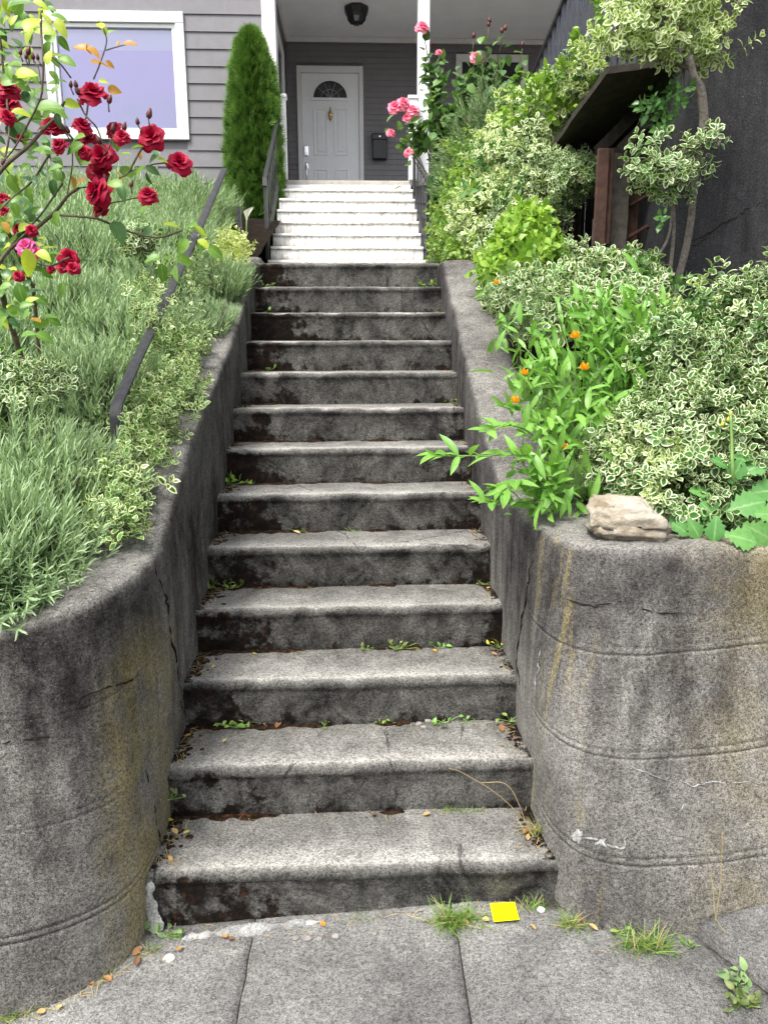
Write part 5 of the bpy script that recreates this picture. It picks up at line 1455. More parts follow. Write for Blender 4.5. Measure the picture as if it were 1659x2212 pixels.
for k, (zx, zy, h) in enumerate([(680, 612, 60), (925, 700, 70), (850, 748, 50), (180, 312, 55), (205, 345, 45), (165, 345, 40), (235, 350, 40), (610, 862, 60), (480, 560, 60), (470, 520, 50), (440, 520, 45), (130, 320, 40), (420, 800, 50), (395, 790, 55), (700, 790, 70), (770, 780, 60), (20, 1000, 50), (815, 1135, 50), (650, 1100, 60)]):
    p = on_y(*Z1(zx, zy), RY - .03); s = .78 * h * .35 / CF * np.linalg.norm(p - CAM); d = UV + RV * RNG.uniform(-.5, .5) - FV * .2; p = p - unit(d) * s * .5
    bd = put('rose_bud', BUDM, face_matrix(p, d, s, k), rb); put('sepals', SEPM, face_matrix(p, d, s * .9, k), bd)
    mk('bud_stalk', *tube([p, p - unit(d) * s * .9 + RV * .01], .0022, 5), G['cane'], rb, True)
# leaflets read off the photograph: x, y, length, heading, kind
lv = [(735, 1425, 150, -60, 'rose_d'), (915, 1420, 105, 90, 'rose_d'), (755, 1185, 110, -75, 'rose_d'), (915, 1100, 85, -80, 'rose_d'), (945, 1050, 90, -20, 'rose_d'), (945, 975, 85, 200, 'rose_d'), (965, 940, 70, 120, 'rose_d'), (355, 1070, 90, 100, 'rose'), (225, 1095, 80, 200, 'rose'), (85, 1140, 130, -75, 'rose_y'), (120, 1110, 90, 110, 'rose_y'), (180, 1620, 170, -85, 'rose_y'),
      (1005, 1685, 125, -85, 'rose'), (1085, 1685, 110, -95, 'rose'), (940, 1590, 110, 195, 'rose'), (1030, 1590, 80, 20, 'rose'), (1140, 1605, 110, -20, 'rose'), (1240, 1425, 110, -15, 'rose_y'), (1170, 1390, 130, 170, 'rose_y'), (1060, 1385, 110, 10, 'rose_y'), (1260, 1500, 100, -30, 'rose_y'), (1330, 1555, 110, -35, 'rose_y'), (1130, 1515, 110, -110, 'rose'), (1240, 1520, 80, -70, 'rose'),
      (120, 10, 130, 20, 'rose_y'), (250, 20, 90, -20, 'rose_y'), (270, 55, 70, 10, 'rose_y'), (315, 50, 60, -10, 'rose_y'), (30, 125, 70, 190, 'rose_y'), (82, 120, 70, 60, 'rose_y'), (75, 155, 60, -100, 'rose_y'), (120, 150, 90, 150, 'rose'), (195, 140, 130, 60, 'rose_y'), (185, 175, 120, 190, 'rose_y'), (270, 175, 130, -10, 'rose_y'), (375, 165, 110, -60, 'rose_y'), (365, 100, 100, -5, 'rose_y'), (290, 110, 70, 110, 'rose_y'), (345, 335, 95, 15, 'rose_y'), (410, 370, 110, -20, 'rose_y'), (300, 350, 90, 80, 'rose_y'), (340, 375, 70, -40, 'rose'),
      (70, 395, 130, 170, 'rose'), (60, 440, 80, -80, 'rose'), (150, 450, 130, 10, 'rose_y'), (212, 470, 80, -70, 'rose_y'), (120, 470, 80, 200, 'rose'), (300, 650, 150, 10, 'rose'), (360, 690, 110, -10, 'rose'), (440, 640, 100, -15, 'rose_y'), (290, 690, 110, 190, 'rose'), (360, 740, 80, -80, 'rose_d'), (130, 690, 110, 0, 'rose_y'), (20, 265, 70, -20, 'rose_y'), (5, 320, 60, 0, 'rose_y'), (60, 490, 120, 10, 'rose'), (130, 520, 110, -5, 'rose'),
      (510, 290, 140, 165, 'rose_o'), (580, 315, 110, -30, 'rose_o'), (545, 305, 70, -80, 'rose_o'), (625, 385, 160, 0, 'rose_o'), (680, 395, 70, -30, 'rose_o'), (800, 265, 105, 5, 'rose_o'), (732, 265, 45, 100, 'rose_o'), (640, 165, 90, 95, 'rose_y'), (622, 150, 70, 110, 'rose_y'), (690, 190, 50, 45, 'rose_y'), (705, 555, 100, -15, 'rose_o'), (640, 500, 55, 10, 'rose_y'),
      (480, 845, 110, 175, 'rose'), (460, 910, 120, 200, 'rose'), (500, 960, 100, -80, 'rose'), (530, 1000, 80, 170, 'rose'), (270, 860, 80, 150, 'rose_d'), (130, 780, 110, 100, 'rose_d'), (75, 820, 110, -60, 'rose_d'), (260, 920, 120, 160, 'rose'), (300, 940, 90, 20, 'rose'), (200, 930, 90, 200, 'rose'), (720, 880, 90, -85, 'rose'), (770, 945, 80, 20, 'rose'), (850, 900, 80, 170, 'rose_y'), (865, 955, 70, -60, 'rose_o'), (1000, 985, 70, 0, 'rose_y'), (870, 1040, 90, 190, 'rose_y'), (750, 1090, 90, -40, 'rose_o'), (460, 1125, 100, -70, 'rose_o'), (500, 1110, 80, 20, 'rose_o'), (340, 1030, 90, 190, 'rose'), (370, 1020, 70, 60, 'rose'), (850, 1340, 70, 20, 'rose_y'), (880, 1290, 80, 60, 'rose'), (710, 1130, 100, 170, 'rose'), (790, 1060, 100, 0, 'rose'),
      (150, 1400, 90, 20, 'rose_y'), (270, 1570, 110, -30, 'rose_y'), (330, 1560, 90, 20, 'rose'), (230, 1595, 80, 200, 'rose_y'), (40, 1400, 90, -60, 'rose_o'), (100, 1290, 80, -80, 'rose_y'), (60, 1350, 60, 200, 'rose_o'), (150, 1230, 90, -20, 'rose_d'), (130, 1820, 140, -80, 'rose_y'), (190, 1850, 90, 30, 'rose_y'), (245, 1660, 100, 0, 'rose'), (290, 1690, 80, -50, 'rose'), (170, 2060, 100, 20, 'rose'), (280, 2080, 120, -20, 'rose'), (220, 1970, 100, 150, 'rose_o'), (130, 2160, 90, 60, 'rose'), (160, 1880, 90, 20, 'rose'), (310, 1950, 90, 15, 'rose'), (340, 1985, 80, -30, 'rose')]
for k, (zx, zy, l_, a_, kd) in enumerate(lv):
    if kd == 'rose_y' and k % 3 == 0: kd = 'rose'
    rose_leaf(rb, zx * .35, zy * .35, RY - .04 + .10 * math.sin(k * 1.7), l_ * (.24 if kd == 'rose_o' else .30), a_, kd)
for k in range(290):                                    # fuller left side
    zx = RNG.uniform(-60, 400); zy = RNG.uniform(20, 2000)
    if zx > 230 - .03 * zy and RNG.random() < .6: continue
    rose_leaf(rb, zx * .35, zy * .35, RY + RNG.uniform(-.02, .35), RNG.uniform(45, 95) * .35, RNG.uniform(0, 360), random.choice(['rose', 'rose', 'rose_d', 'rose_d', 'rose', 'rose_y']))

# ================================================================== PINK ROSE
pb = thing('pink_rose_bush', 'tall pink rose bush leaning over the porch railing', 'rose bush', (1.0, 5.1, 2.38))
tips = [((913, 60), 4.9), ((858, 232), 5.0), ((890, 245), 5.0), ((848, 290), 5.0), ((884, 330), 5.0), ((1029, 125), 4.8), ((1055, 60), 4.9), ((1088, 70), 4.9), ((1022, 85), 4.9), ((1128, 105), 4.8), ((948, 115), 4.9), ((1116, 238), 4.6), ((930, 200), 4.9), ((1000, 200), 4.8), ((1070, 180), 4.7), ((960, 300), 4.9), ((1100, 170), 4.7), ((985, 150), 4.9), ((960, 400), 4.6), ((1040, 240), 4.6), ((1120, 190), 4.6), ((975, 250), 4.8)]
PL = new_mesh('leaf', WIDE[0], WIDE[1], G['pink_leaf'], True, {'lv': WIDE[2]})
rest = []
for k, ((px, py), yy) in enumerate(tips):
    tip = on_y(px, py, yy); root = np.array([1.0 + .18 * math.sin(k * 2.3), 5.1 + .15 * math.cos(k), 2.36])
    mid = root * .45 + tip * .55 + np.array([.06 * math.sin(k), 0, .18]); P = curve_pts([root, mid, tip], 20)
    mk('cane', *tube(P, np.linspace(.009, .003, len(P)), 5), G['cane'], pb, True)
    for j in range(5, len(P) - 1):
        for s in range(9):
            d = unit(rand_dir(1)[0] * .9 + np.array([0, -.3, .15])); p = P[j] + RNG.normal(size=3) * (.09 if j < 13 else .035); q_ = to_px(p)
            if 882 < q_[0] < 938 and 325 < q_[1] < 545: continue
            if j > len(P) - 5 and s > 1: continue
            if s < 1 and k < 20: put('leaf', PL, leaf_matrix(p, d, unit(np.array([0, -.4, 1.0]) + RNG.normal(size=3) * .4), RNG.uniform(.06, .095)), pb)
            else: rest.append((p, d))
P = np.array([a for a, _ in rest]); D = np.array([b_ for _, b_ in rest])
mkleaf('foliage', scatter(WIDE, P, D, unit(np.array([0, -.4, 1.0]) + RNG.normal(size=P.shape) * .4), RNG.uniform(.06, .105, len(P))), G['pink_leaf'], pb)
for k, (px, py, dm) in enumerate([(913, 57, 22), (853, 230, 25), (872, 222, 24), (891, 238, 24), (879, 253, 18), (845, 286, 16), (882, 328, 17), (1029, 123, 22), (1116, 235, 18), (948, 112, 11), (1014, 258, 10)]):
    p = on_y(px, py, 4.85); s = dm / CF * np.linalg.norm(p - CAM); put('rose_flower', PM[k % 3], face_matrix(p, -FV * .8 + UV * .5 + RV * RNG.uniform(-.4, .4), s * 1.12, k), pb)
for k, (px, py) in enumerate([(1055, 58), (1090, 66), (1022, 82), (1128, 102), (934, 100), (1058, 50), (1084, 72)]):
    p = on_y(px, py, 4.9); bd = put('rose_bud', BUDM, face_matrix(p, UV + RV * .2 * math.sin(k), .055, k), pb); put('sepals', SEPM, face_matrix(p, UV, .06, k), bd)

# ================================================================== SWEET PEA, POPPIES, THISTLE, STONE (RIGHT WALL TOP)
pea = thing('pea_plant', 'sprawling bright green pea plant spilling over the right wall', 'pea plant', on_y(1240, 1090, .75))
PEAM = new_mesh('leaf', LANCE[0], LANCE[1], G['pea'], True, {'lv': LANCE[2]})
PEAW = new_mesh('leaf', *leaf_template(.40, 5, .25, -.35, .9)[:2], G['pea'], True, {'lv': leaf_template(.40, 5, .25, -.35, .9)[2]})
runs = [((1240, 1080, .75), (1150, 990, .6), (1040, 985, .45), (945, 985, .40)), ((1240, 1080, .75), (1170, 960, .7), (1110, 920, .6), (1045, 935, .5)), ((1240, 1085, .7), (1170, 1080, .5), (1110, 1085, .42), (1048, 1085, .38)), ((1240, 1085, .7), (1180, 1040, .5), (1110, 1040, .42), (1080, 1060, .4)), ((1250, 1080, .8), (1200, 980, .8), (1150, 900, .8), (1090, 880, .75)),
        ((1250, 1080, .8), (1230, 940, .9), (1200, 840, 1.0), (1130, 790, 1.05)), ((1250, 1080, .8), (1260, 920, .95), (1240, 800, 1.1), (1170, 730, 1.2)), ((1260, 1080, .8), (1290, 920, .9), (1290, 790, 1.0), (1250, 690, 1.15)), ((1260, 1080, .8), (1310, 900, .9), (1320, 780, 1.0), (1300, 660, 1.1)), ((1270, 1080, .8), (1340, 880, .9), (1370, 760, 1.0), (1390, 670, 1.05)),
        ((1260, 1080, .8), (1290, 880, .9), (1350, 800, .9), (1400, 740, .95)), ((1260, 1080, .8), (1280, 960, .8), (1310, 900, .8), (1340, 870, .8)), ((1240, 1080, .75), (1200, 1020, .6), (1160, 1000, .5), (1130, 985, .45)), ((1250, 1090, .7), (1220, 1060, .55), (1190, 1050, .45), (1170, 1090, .42)), ((1255, 1080, .8), (1270, 860, 1.05), (1230, 760, 1.15), (1210, 680, 1.2)),
        ((1255, 1080, .8), (1220, 900, .9), (1160, 850, .9), (1110, 830, .9)), ((1260, 1080, .8), (1310, 830, .95), (1350, 720, 1.05), (1345, 640, 1.1)), ((1260, 1080, .8), (1250, 950, .8), (1210, 900, .75), (1180, 930, .65)), ((1255, 1080, .8), (1215, 860, 1.0), (1170, 790, 1.05), (1100, 720, 1.15)), ((1255, 1080, .8), (1275, 780, 1.1), (1270, 720, 1.15), (1280, 640, 1.2)), ((1260, 1080, .8), (1350, 840, .9), (1380, 740, .95), (1330, 690, 1.0)), ((1260, 1080, .8), (1330, 820, .9), (1300, 740, 1.0), (1320, 700, 1.05)), ((1260, 1080, .8), (1370, 830, .85), (1400, 800, .85), (1420, 700, .95))]
rest = []; cnt = 0; st = []
for k, rn in enumerate(runs):
    P = curve_pts([on_y(a, b_, y) for a, b_, y in rn], 24); mk('stem', *tube(P, np.linspace(.0045, .002, len(P)), 5), G['stem'], pea, True)
    T_ = unit(np.gradient(P, axis=0)); j = 4 + k % 2
    while j < len(P):
        side = unit(np.cross(T_[j], (0, 0, 1.0)) + RNG.normal(size=3) * .4)
        for s in (-1, 1):
            d = unit(T_[j] * .75 + side * s * .8 + np.array([0, 0, .30]) + RNG.normal(size=3) * .25); nn = unit(np.array([0, -.25, 1.0]) + RNG.normal(size=3) * .35); l_ = RNG.uniform(.055, .105)
            if cnt < 290: put('leaf', PEAW if (j + k) % 3 == 0 else PEAM, leaf_matrix(P[j], d, nn, l_), pea); cnt += 1
            else: rest.append((P[j], d, nn, l_))
        if j > len(P) - 6: put('leaf', PEAM, leaf_matrix(P[j], unit(T_[j] + np.array([0, 0, .4])), unit(rand_dir(1)[0] + np.array([0, -1, .5])), RNG.uniform(.04, .07)), pea)
        j += 2
# extra blades among the stems
n = 900; i = RNG.integers(5, len(runs), n); t_ = RNG.random(n); P = []
for q in range(n):
    rn = runs[i[q]]; a, b_ = rn[1 + int(t_[q] * 2)], rn[2 + int(t_[q] * 2) - (1 if t_[q] * 2 >= 1.999 else 0)]; f = RNG.random()
    P.append(on_y(a[0] * (1 - f) + b_[0] * f, a[1] * (1 - f) + b_[1] * f, a[2] * (1 - f) + b_[2] * f + .05))
P = np.array(P) + RNG.normal(size=(n, 3)) * np.array([.06, .07, .06]); P[:, 2] = np.maximum(P[:, 2], z_right(P[:, 0], P[:, 1]) + .03)
D = unit(RNG.normal(size=(n, 3)) * .6 + np.array([-.15, -.2, .7]))
mkleaf('foliage', scatter(LANCE, P, D, unit(RNG.normal(size=(n, 3)) * .5 + np.array([0, -.5, .8])), RNG.uniform(.05, .115, n)), G['pea'], pea)
# tendrils
for k in range(6):
    p = on_y(1100 + 50 * k, 800 + 60 * math.sin(k), .9); P = curve_pts([p, p + (.03, 0, .04), p + (.02, -.02, .08), p + (.05, -.03, .07)], 12); mk('tendril', *tube(P, .001, 4), G['stem'], pea)

FERN = []
for k in range(9):
    t = .1 + .9 * k / 8
    for s in (-1, 1):
        Vb, Fb, Ab = blade_template(.10, 1, 0); l_ = .34 * (1.15 - t); a = R(42) * s; c, s_ = math.cos(a), math.sin(a); V = Vb * l_
        FERN.append((np.stack([V[:, 0] * c + V[:, 1] * s_, -V[:, 0] * s_ + V[:, 1] * c + t * .85, V[:, 2] + .1 * t * t], -1), Fb, Ab))
FERN.append(blade_template(.015, 2, -.1)); FERN = cat(FERN)
def poppy(label, flowers, yv, ferns, n):
    c0 = np.mean([on_y(a, b_, y_) for a, b_, y_, *_ in ferns], 0); zg = float(z_right(np.array(c0[0]), np.array(c0[1])))
    t = thing('poppy_plant', label, 'poppy', (c0[0], c0[1], zg), 'orange poppies on the right bank')
    P = np.concatenate([on_y(a, b_, y_) + RNG.normal(size=(n, 3)) * np.array([s, s, s * .8]) for a, b_, y_, s in ferns]); m = len(P)
    P[:, 2] = np.maximum(P[:, 2], z_right(P[:, 0], P[:, 1]))
    mkleaf('foliage', scatter(FERN, P, unit(RNG.normal(size=(m, 3)) * .5 + (0, -.1, .8)), rand_dir(m), RNG.uniform(.07, .13, m)), G['fern'], t)
    for k, (px, py) in enumerate(flowers):
        p = on_y(px, py, yv); g = np.array([c0[0], c0[1], zg]); mk('stem', *tube(curve_pts([g, (g + p) / 2 + (.02, 0, .06), p], 10), .0018, 4), G['stem'], t, True)
        S_ = []
        for q in range(4):
            a = q * 1.5708 + .3; d = np.array([[math.cos(a) * .45, math.sin(a) * .45, .9]]); S_.append(scatter(leaf_template(.95, 4, -.35, .05, .6), np.zeros((1, 3)), d, np.array([[-math.cos(a), -math.sin(a), .5]]), 1.0))
        V, F, A = cat(S_); s = RNG.uniform(.024, .034); V = V * s; ax = unit(np.array([RNG.uniform(-.3, .3), -.35, 1.0])); x = unit(np.cross(ax, (0, 1.0, 0))); y = np.cross(ax, x)
        mk('poppy_flower', V[:, 0:1] * x + V[:, 1:2] * y + V[:, 2:3] * ax + p - ax * s * .5, F, G['orange'], t, True, {'lv': A})
poppy('feathery orange poppy at the upper end of the right wall', [(1072, 608), (1145, 693)], 1.75, [(1110, 650, 1.8, .07), (1150, 700, 1.6, .07), (1120, 620, 1.9, .06), (1180, 650, 1.7, .06)], 60)
poppy('feathery orange poppy growing through the pea plant', [(1242, 722), (1262, 790), (1133, 802), (1112, 862)], .80, [(1220, 900, .95, .06), (1260, 860, 1.0, .06), (1180, 880, .95, .06), (1240, 960, .85, .05)], 55)
poppy('small yellowing poppy at the foot of the pea plant', [(1218, 962)], .62, [(1230, 1060, .62, .03), (1250, 1040, .64, .03)], 30)

st_c = on_z(1350, 1125, 1.19)
V = []; F = []
def stone_mesh(c, r, seed, n=28, m=18, sq=.62):
    a, b_ = np.meshgrid(2 * np.pi * np.arange(n) / n, -np.pi / 2 + np.pi * np.arange(m + 1) / m, indexing='ij')
    d = np.stack([np.cos(b_) * np.cos(a), np.cos(b_) * np.sin(a), np.sin(b_)], -1).reshape(-1, 3); d2 = np.sign(d) * np.abs(d) ** sq
    q = d2 * (1 + .30 * fbm(d, 1.6, seed, 3) + .12 * fbm(d, 5, seed + 2, 2))[:, None]
    return c + q * r, grid_faces(n, m + 1, 0, True)
V, F = stone_mesh(st_c, np.array([.118, .080, .062]), 12, 44, 30); V[:, 2] += (V[:, 0] - st_c[0]) * -.10; V[:, 2] += np.where(V[:, 2] > st_c[2], (V[:, 1] - st_c[1]) * .3, 0)
so_ = mk('stone', V, F, M['stone'], None, True); meta(so_, 'pale beige stone lying on top of the right retaining wall', 'stone')

# sow thistle with lobed leaves
sth = thing('sow_thistle', 'sow thistle with broad toothed leaves hanging over the right wall', 'weed', on_z(1590, 1130, 1.16))
def thistle_template():
    out = [(0, 0)]; rows = [(.04, .03), (.12, .13), (.18, .09), (.27, .24), (.33, .17), (.45, .36), (.52, .27), (.64, .42), (.72, .33), (.79, .36), (.87, .22), (.93, .20), (1.0, .0)]
    V = []; A = []
    for t, w_ in rows: V += [(-w_, t - (.04 if w_ > .12 else 0), .12 * w_ - .25 * t * t), (0, t, -.25 * t * t), (w_, t - (.04 if w_ > .12 else 0), .12 * w_ - .25 * t * t)]; A += [(0, 0, t), (0, 1, t), (0, 0, t)]
    F = []
    for k in range(len(rows) - 1): a = 3 * k; F += [(a, a + 1, a + 4, a + 3), (a + 1, a + 2, a + 5, a + 4)]
    return np.array(V), np.array(F), np.array(A)
TT = thistle_template(); TM = new_mesh('leaf', TT[0], TT[1], G['thistle'], True, {'lv': TT[2]})
root = on_z(1590, 1120, 1.16)
mk('stem', *tube(curve_pts([root, on_y(1582, 1030, .30), on_y(1580, 960, .32), on_y(1577, 895, .34)], 14), np.linspace(.008, .004, 13), 6), G['stem'], sth, True)
for k, (px, py, l_, a_, y_) in enumerate([(1475, 1125, 95, 200, .28), (1500, 1140, 80, -60, .22), (1540, 1110, 100, 130, .26), (1545, 1140, 90, -100, .20), (1610, 1090, 130, 20, .25), (1640, 1150, 120, -30, .18), (1600, 1160, 110, -10, .16), (1650, 1060, 110, 10, .30), (1520, 1060, 90, 160, .32), (1590, 1020, 90, 60, .30), (1560, 1000, 70, 140, .32), (1625, 1010, 90, 30, .32), (1600, 985, 60, 10, .34), (1470, 1140, 70, -30, .22), (1670, 1110, 120, 0, .2)]):
    p = on_y(px, py, y_); s = .60 * l_ / CF * np.linalg.norm(p - CAM); a = R(a_); d = math.cos(a) * RV + math.sin(a) * UV - FV * .25; put('leaf', TM, leaf_matrix(p - unit(d) * s * .5, d, -FV * 1.0 + np.array([0, 0, .55]) + RNG.normal(size=3) * .3, s), sth)
for px, py in ((1577, 892), (1560, 915), (1572, 905)):
    p = on_y(px, py, .34); V, F, A = BUDT; V = V * .018; mk('flower_head', V + p - (0, 0, .01), F, G['litter_y'], sth, True, {'lv': A})

# calla lily by the railing
cp = on_y(533, 462, 4.6); cg = np.array([cp[0] - .03, 4.6, 2.3])
ca = thing('calla_lily', 'single white calla lily beside the black handrail end', 'lily', cg)
mk('stem', *tube(curve_pts([cg, (cg + cp) / 2, cp - (0, 0, .03)], 8), .006, 6), G['stem'], ca, True)
V = []; A = []
for i in range(12):
    a = 2 * np.pi * i / 11 * .92
    for j in range(5):
        v = j / 4; r = .006 + .040 * v ** 1.6; V.append(cp + np.array([r * math.cos(a) + .02 * v * v, r * math.sin(a) * .8, -.05 + .085 * v + .02 * v * math.cos(a)])); A.append((.4, .5, v))
mk('spathe', V, grid_faces(12, 5), G['calla'], ca, True, {'lv': A})
mk('spadix', *tube([cp - (0, 0, .03), cp + (0, 0, .025)], [.004, .003], 6), G['litter_y'], ca, True)
for k in range(6):
    p = cg + (RNG.uniform(-.1, .1), RNG.uniform(-.1, .1), .02); put('leaf', TM if False else PEAW, leaf_matrix(p, unit(np.array([RNG.uniform(-.4, .4), -.2, 1.0])), (0, -1, .3), RNG.uniform(.15, .25), 1.3), ca)
# ================================================================== SMALL THINGS
nt_c = [on_walk(1060, 1957), on_walk(1114, 1954), on_walk(1119, 1998), on_walk(1063, 2001)]
q = np.mean(nt_c, 0); ax = unit(nt_c[1] - nt_c[0]); ay = unit(np.cross((-SWS, 0, 1.0), ax)); hw = .038
V = []
for zz in (.012, .0108):
    for i in range(7):
        for j in range(7): u, v = -1 + i / 3, -1 + j / 3; V.append(q + ax * u * hw + ay * v * hw + np.array([0, 0, zz + .003 * max(0, -v) ** 3 * (1 + .5 * u)]))
F = grid_faces(7, 7) + [tuple(reversed(f)) for f in grid_faces(7, 7, 49)]
rim = [i * 7 for i in range(7)] + [42 + j for j in range(1, 7)] + [i * 7 + 6 for i in range(5, -1, -1)] + [j for j in range(5, 0, -1)]
F += [(rim[i], rim[(i + 1) % 24], 49 + rim[(i + 1) % 24], 49 + rim[i]) for i in range(24)]
meta(mk('paper_note', V, F, M['note']), 'bright yellow square paper note on the pavement', 'paper note')


def step_hit(px, py):
    """pixel to the stair treads (or the pavement): first tread plane whose depth range contains the hit"""
    for i in range(12, -1, -1):
        if (i + 1) * RS > CAM[2] - .02: continue
        p = on_z(px, py, (i + 1) * RS)
        if i * TD - .001 <= p[1] <= (i + 1) * TD + .03 and p[1] > CAM[1]: return p + (0, 0, .003), i
    return on_walk(px, py), -1


GB = blade_template(.05, 4, .35)
def grass_tuft(label, base, n, h, spread, mat=('grass', 'dry'), dry=.15, lean=(0, 0, 0), cat_='grass tuft', group='grass tufts in the paving joints'):
    t = thing('grass_tuft', label, cat_, base, group)
    for m_, k in ((mat[0], int(n * 1.9 * (1 - dry))), (mat[1], int(n * dry))):
        if k < 1: continue
        P = np.array(base) + np.stack([RNG.normal(size=k) * spread, RNG.normal(size=k) * spread * .35, np.zeros(k) - .004], -1)
        D = unit(RNG.normal(size=(k, 3)) * np.array([.75, .5, .2]) + np.array([0, -.1, .8]) + np.array(lean)); N = unit(np.array([0, 0, 1.0]) - D * D[:, 2:3] + RNG.normal(size=(k, 3)) * .2)
        s = scatter(GB, P, D, N, .70 * h * RNG.uniform(.45, 1.1, k)); mkleaf('blades', s, G[m_], t)


wk = lambda px, py: on_walk(px, py) + (0, 0, .002)
grass_tuft('thick green grass tuft at the foot of the lowest step left of the yellow note', wk(985, 1990), 130, .125, .038, lean=(0, -.2, 0))
grass_tuft('thin grass tuft between the yellow note and the right wall corner', wk(1150, 1960), 40, .07, .02)
grass_tuft('grass tuft with straw blades at the right wall corner', wk(1235, 2000), 80, .09, .018, dry=.35)
grass_tuft('wispy green grass tuft against the foot of the right wall', wk(1390, 2045), 130, .105, .040, dry=.25)
grass_tuft('bushy yellow-green grass tuft at the foot of the left wall', wk(30, 2190), 170, .075, .035, dry=.45)
grass_tuft('sparse grass tuft with fallen leaves at the foot of the left wall', wk(215, 2110), 45, .06, .025, dry=.4)
grass_tuft('thin grass tuft at the left corner of the lowest step', wk(330, 2055), 35, .07, .018, dry=.5)
grass_tuft('low weedy grass at the middle of the lowest riser', wk(790, 1985), 24, .05, .03, dry=.2)
p1, _ = step_hit(1000, 1752); p1[1] = TD - .005
grass_tuft('low green grass tuft on the lowest tread', p1 + (-.04, 0, 0), 60, .05, .022, dry=.05)
grass_tuft('low green grass tuft on the lowest tread beside another tuft', p1 + (.03, -.004, 0), 45, .045, .02, dry=.1)
p2, _ = step_hit(1150, 1800); p2 = np.array([.597, .16, RS + .004])
grass_tuft('dry straw grass tuft in the corner of the lowest tread and right wall', p2, 80, .085, .016, dry=.75, lean=(-.2, -.2, 0))
# two long seeding stalks leaning out over the steps
ls = thing('grass_stalk', 'long bent grass stalks leaning from the right wall corner over the steps', 'grass stalk', p2)
for a in ([(1150, 1790), (1080, 1720), (1000, 1670), (970, 1660)], [(1145, 1800), (1100, 1700), (1040, 1690)], [(1215, 1960), (1198, 1905), (1185, 1860), (1178, 1840)]):
    mk('stalk', *tube(curve_pts([on_y(x, y, .10 - .03 * i) for i, (x, y) in enumerate(a)], 14), .0012, 4), G['dry'], ls)
s3 = thing('grass_stalk', 'tall thin straw stalks standing in front of the right wall', 'grass stalk', wk(1545, 1990))
for a in ([(1545, 1990), (1556, 1900), (1559, 1800)], [(1545, 1990), (1540, 1930), (1535, 1880)], [(1640, 2200), (1600, 2080), (1555, 2000), (1545, 1985)]):
    mk('stalk', *tube(curve_pts([on_y(x, y, -.24 - .001 * i) for i, (x, y) in enumerate(a)], 10), .0012, 4), G['dry'], s3)

# small weeds rooted in the corners of the steps
def weed(label, p, n, size, mat, tpl=None, grp='weeds growing in the step corners'):
    t = thing('weed', label, 'weed', p, grp)
    P = np.array(p) + np.stack([RNG.normal(size=n) * size * .55, RNG.normal(size=n) * size * .3, RNG.random(n) * size * .5], -1)
    D = unit(RNG.normal(size=(n, 3)) * .6 + np.array([0, -.2, .6]))
    mes = new_mesh('leaf', ROUND[0], ROUND[1], G[mat], True, {'lv': ROUND[2]})
    for q in range(n): put('leaf', mes, leaf_matrix(P[q], D[q], unit(np.array([0, -.3, 1.0]) + RNG.normal(size=3) * .4), size * RNG.uniform(.3, .6)), t)
    st = [tube([np.array(p), P[q]], .0012, 4) for q in range(n)]; mk('stem', *join(st), G['stem'], t)


def corner(px, i, dy=-.008):
    """on tread i, just in front of the next riser, at the pixel column px"""
    y = (i + 1) * TD + dy; z = (i + 1) * RS + .004; lo, hi = -3.0, 3.0
    for _ in range(40):
        m_ = (lo + hi) / 2
        if to_px(np.array([m_, y, z]))[0] < px: lo = m_
        else: hi = m_
    return np.array([np.clip((lo + hi) / 2, -.60, .60), y, z])


N_ = ['lowest', 'second', 'third', 'fourth', 'fifth', 'sixth', 'seventh', 'eighth', 'ninth', 'tenth', 'eleventh', 'twelfth', 'top']
def wl_(c, i, where): return '%s weed %s on the %s tread from the pavement' % (c, where, N_[i])
weed('blue-green seedling at the left foot of the lowest riser', wk(360, 2025), 12, .05, 'fern')
for (px, i, n_, s_, m_, c) in [(505, 1, 16, .060, 'weed', 'yellow-green leafy'), (700, 1, 6, .035, 'weed_r', 'tiny olive'), (825, 1, 6, .035, 'weed', 'tiny pale green'), (958, 1, 7, .060, 'pea', 'bright green star-shaped'), (1005, 1, 4, .03, 'weed', 'tiny green'), (860, 2, 18, .055, 'weed_r', 'olive rosette'), (790, 2, 8, .035, 'weed_r', 'small olive'), (945, 2, 6, .045, 'pea', 'slender green'), (440, 3, 9, .06, 'weed', 'pale green'), (500, 3, 16, .055, 'weed_r', 'flat olive'),
                          (760, 5 - 1, 8, .035, 'weed_r', 'low olive'), (650, 4, 8, .035, 'weed_r', 'tiny mossy'), (1048, 3, 8, .05, 'weed', 'pale'), (498, 5, 18, .075, 'weed', 'yellow-green spreading'), (475, 5, 10, .06, 'lime', 'lime green'), (990, 7, 8, .06, 'lime', 'leafy'), (580, 8, 5, .05, 'weed', 'small'), (545, 10, 8, .07, 'lime', 'lime green'), (955, 10, 7, .06, 'weed', 'slim'), (556, 11, 10, .08, 'weed', 'pale tufted'), (935, 11, 14, .10, 'weed', 'grassy'), (1100, 1, 7, .06, 'weed', 'slim upright'), (1078, 2, 8, .045, 'litter_y', 'dry yellow')]:
    weed(wl_(c, i, 'in the corner'), corner(px, i), n_, s_, m_)
weed('rounded clover weed clinging to the left wall beside the lowest tread', np.array([-.596, .25, RS + .09]), 9, .045, 'weed_r')
weed('trailing clover weed filling the joint of the cracked pavement slab', wk(1600, 2172), 30, .048, 'weed_r', grp='weeds in the pavement joints'); weed('blue-green feathery weed beside the cracked pavement slab', wk(1590, 2130), 14, .055, 'fern', grp='weeds in the pavement joints')
weed('small green weed in the corner between wall and raised slab', wk(1488, 2045), 6, .04, 'weed', grp='weeds in the pavement joints')
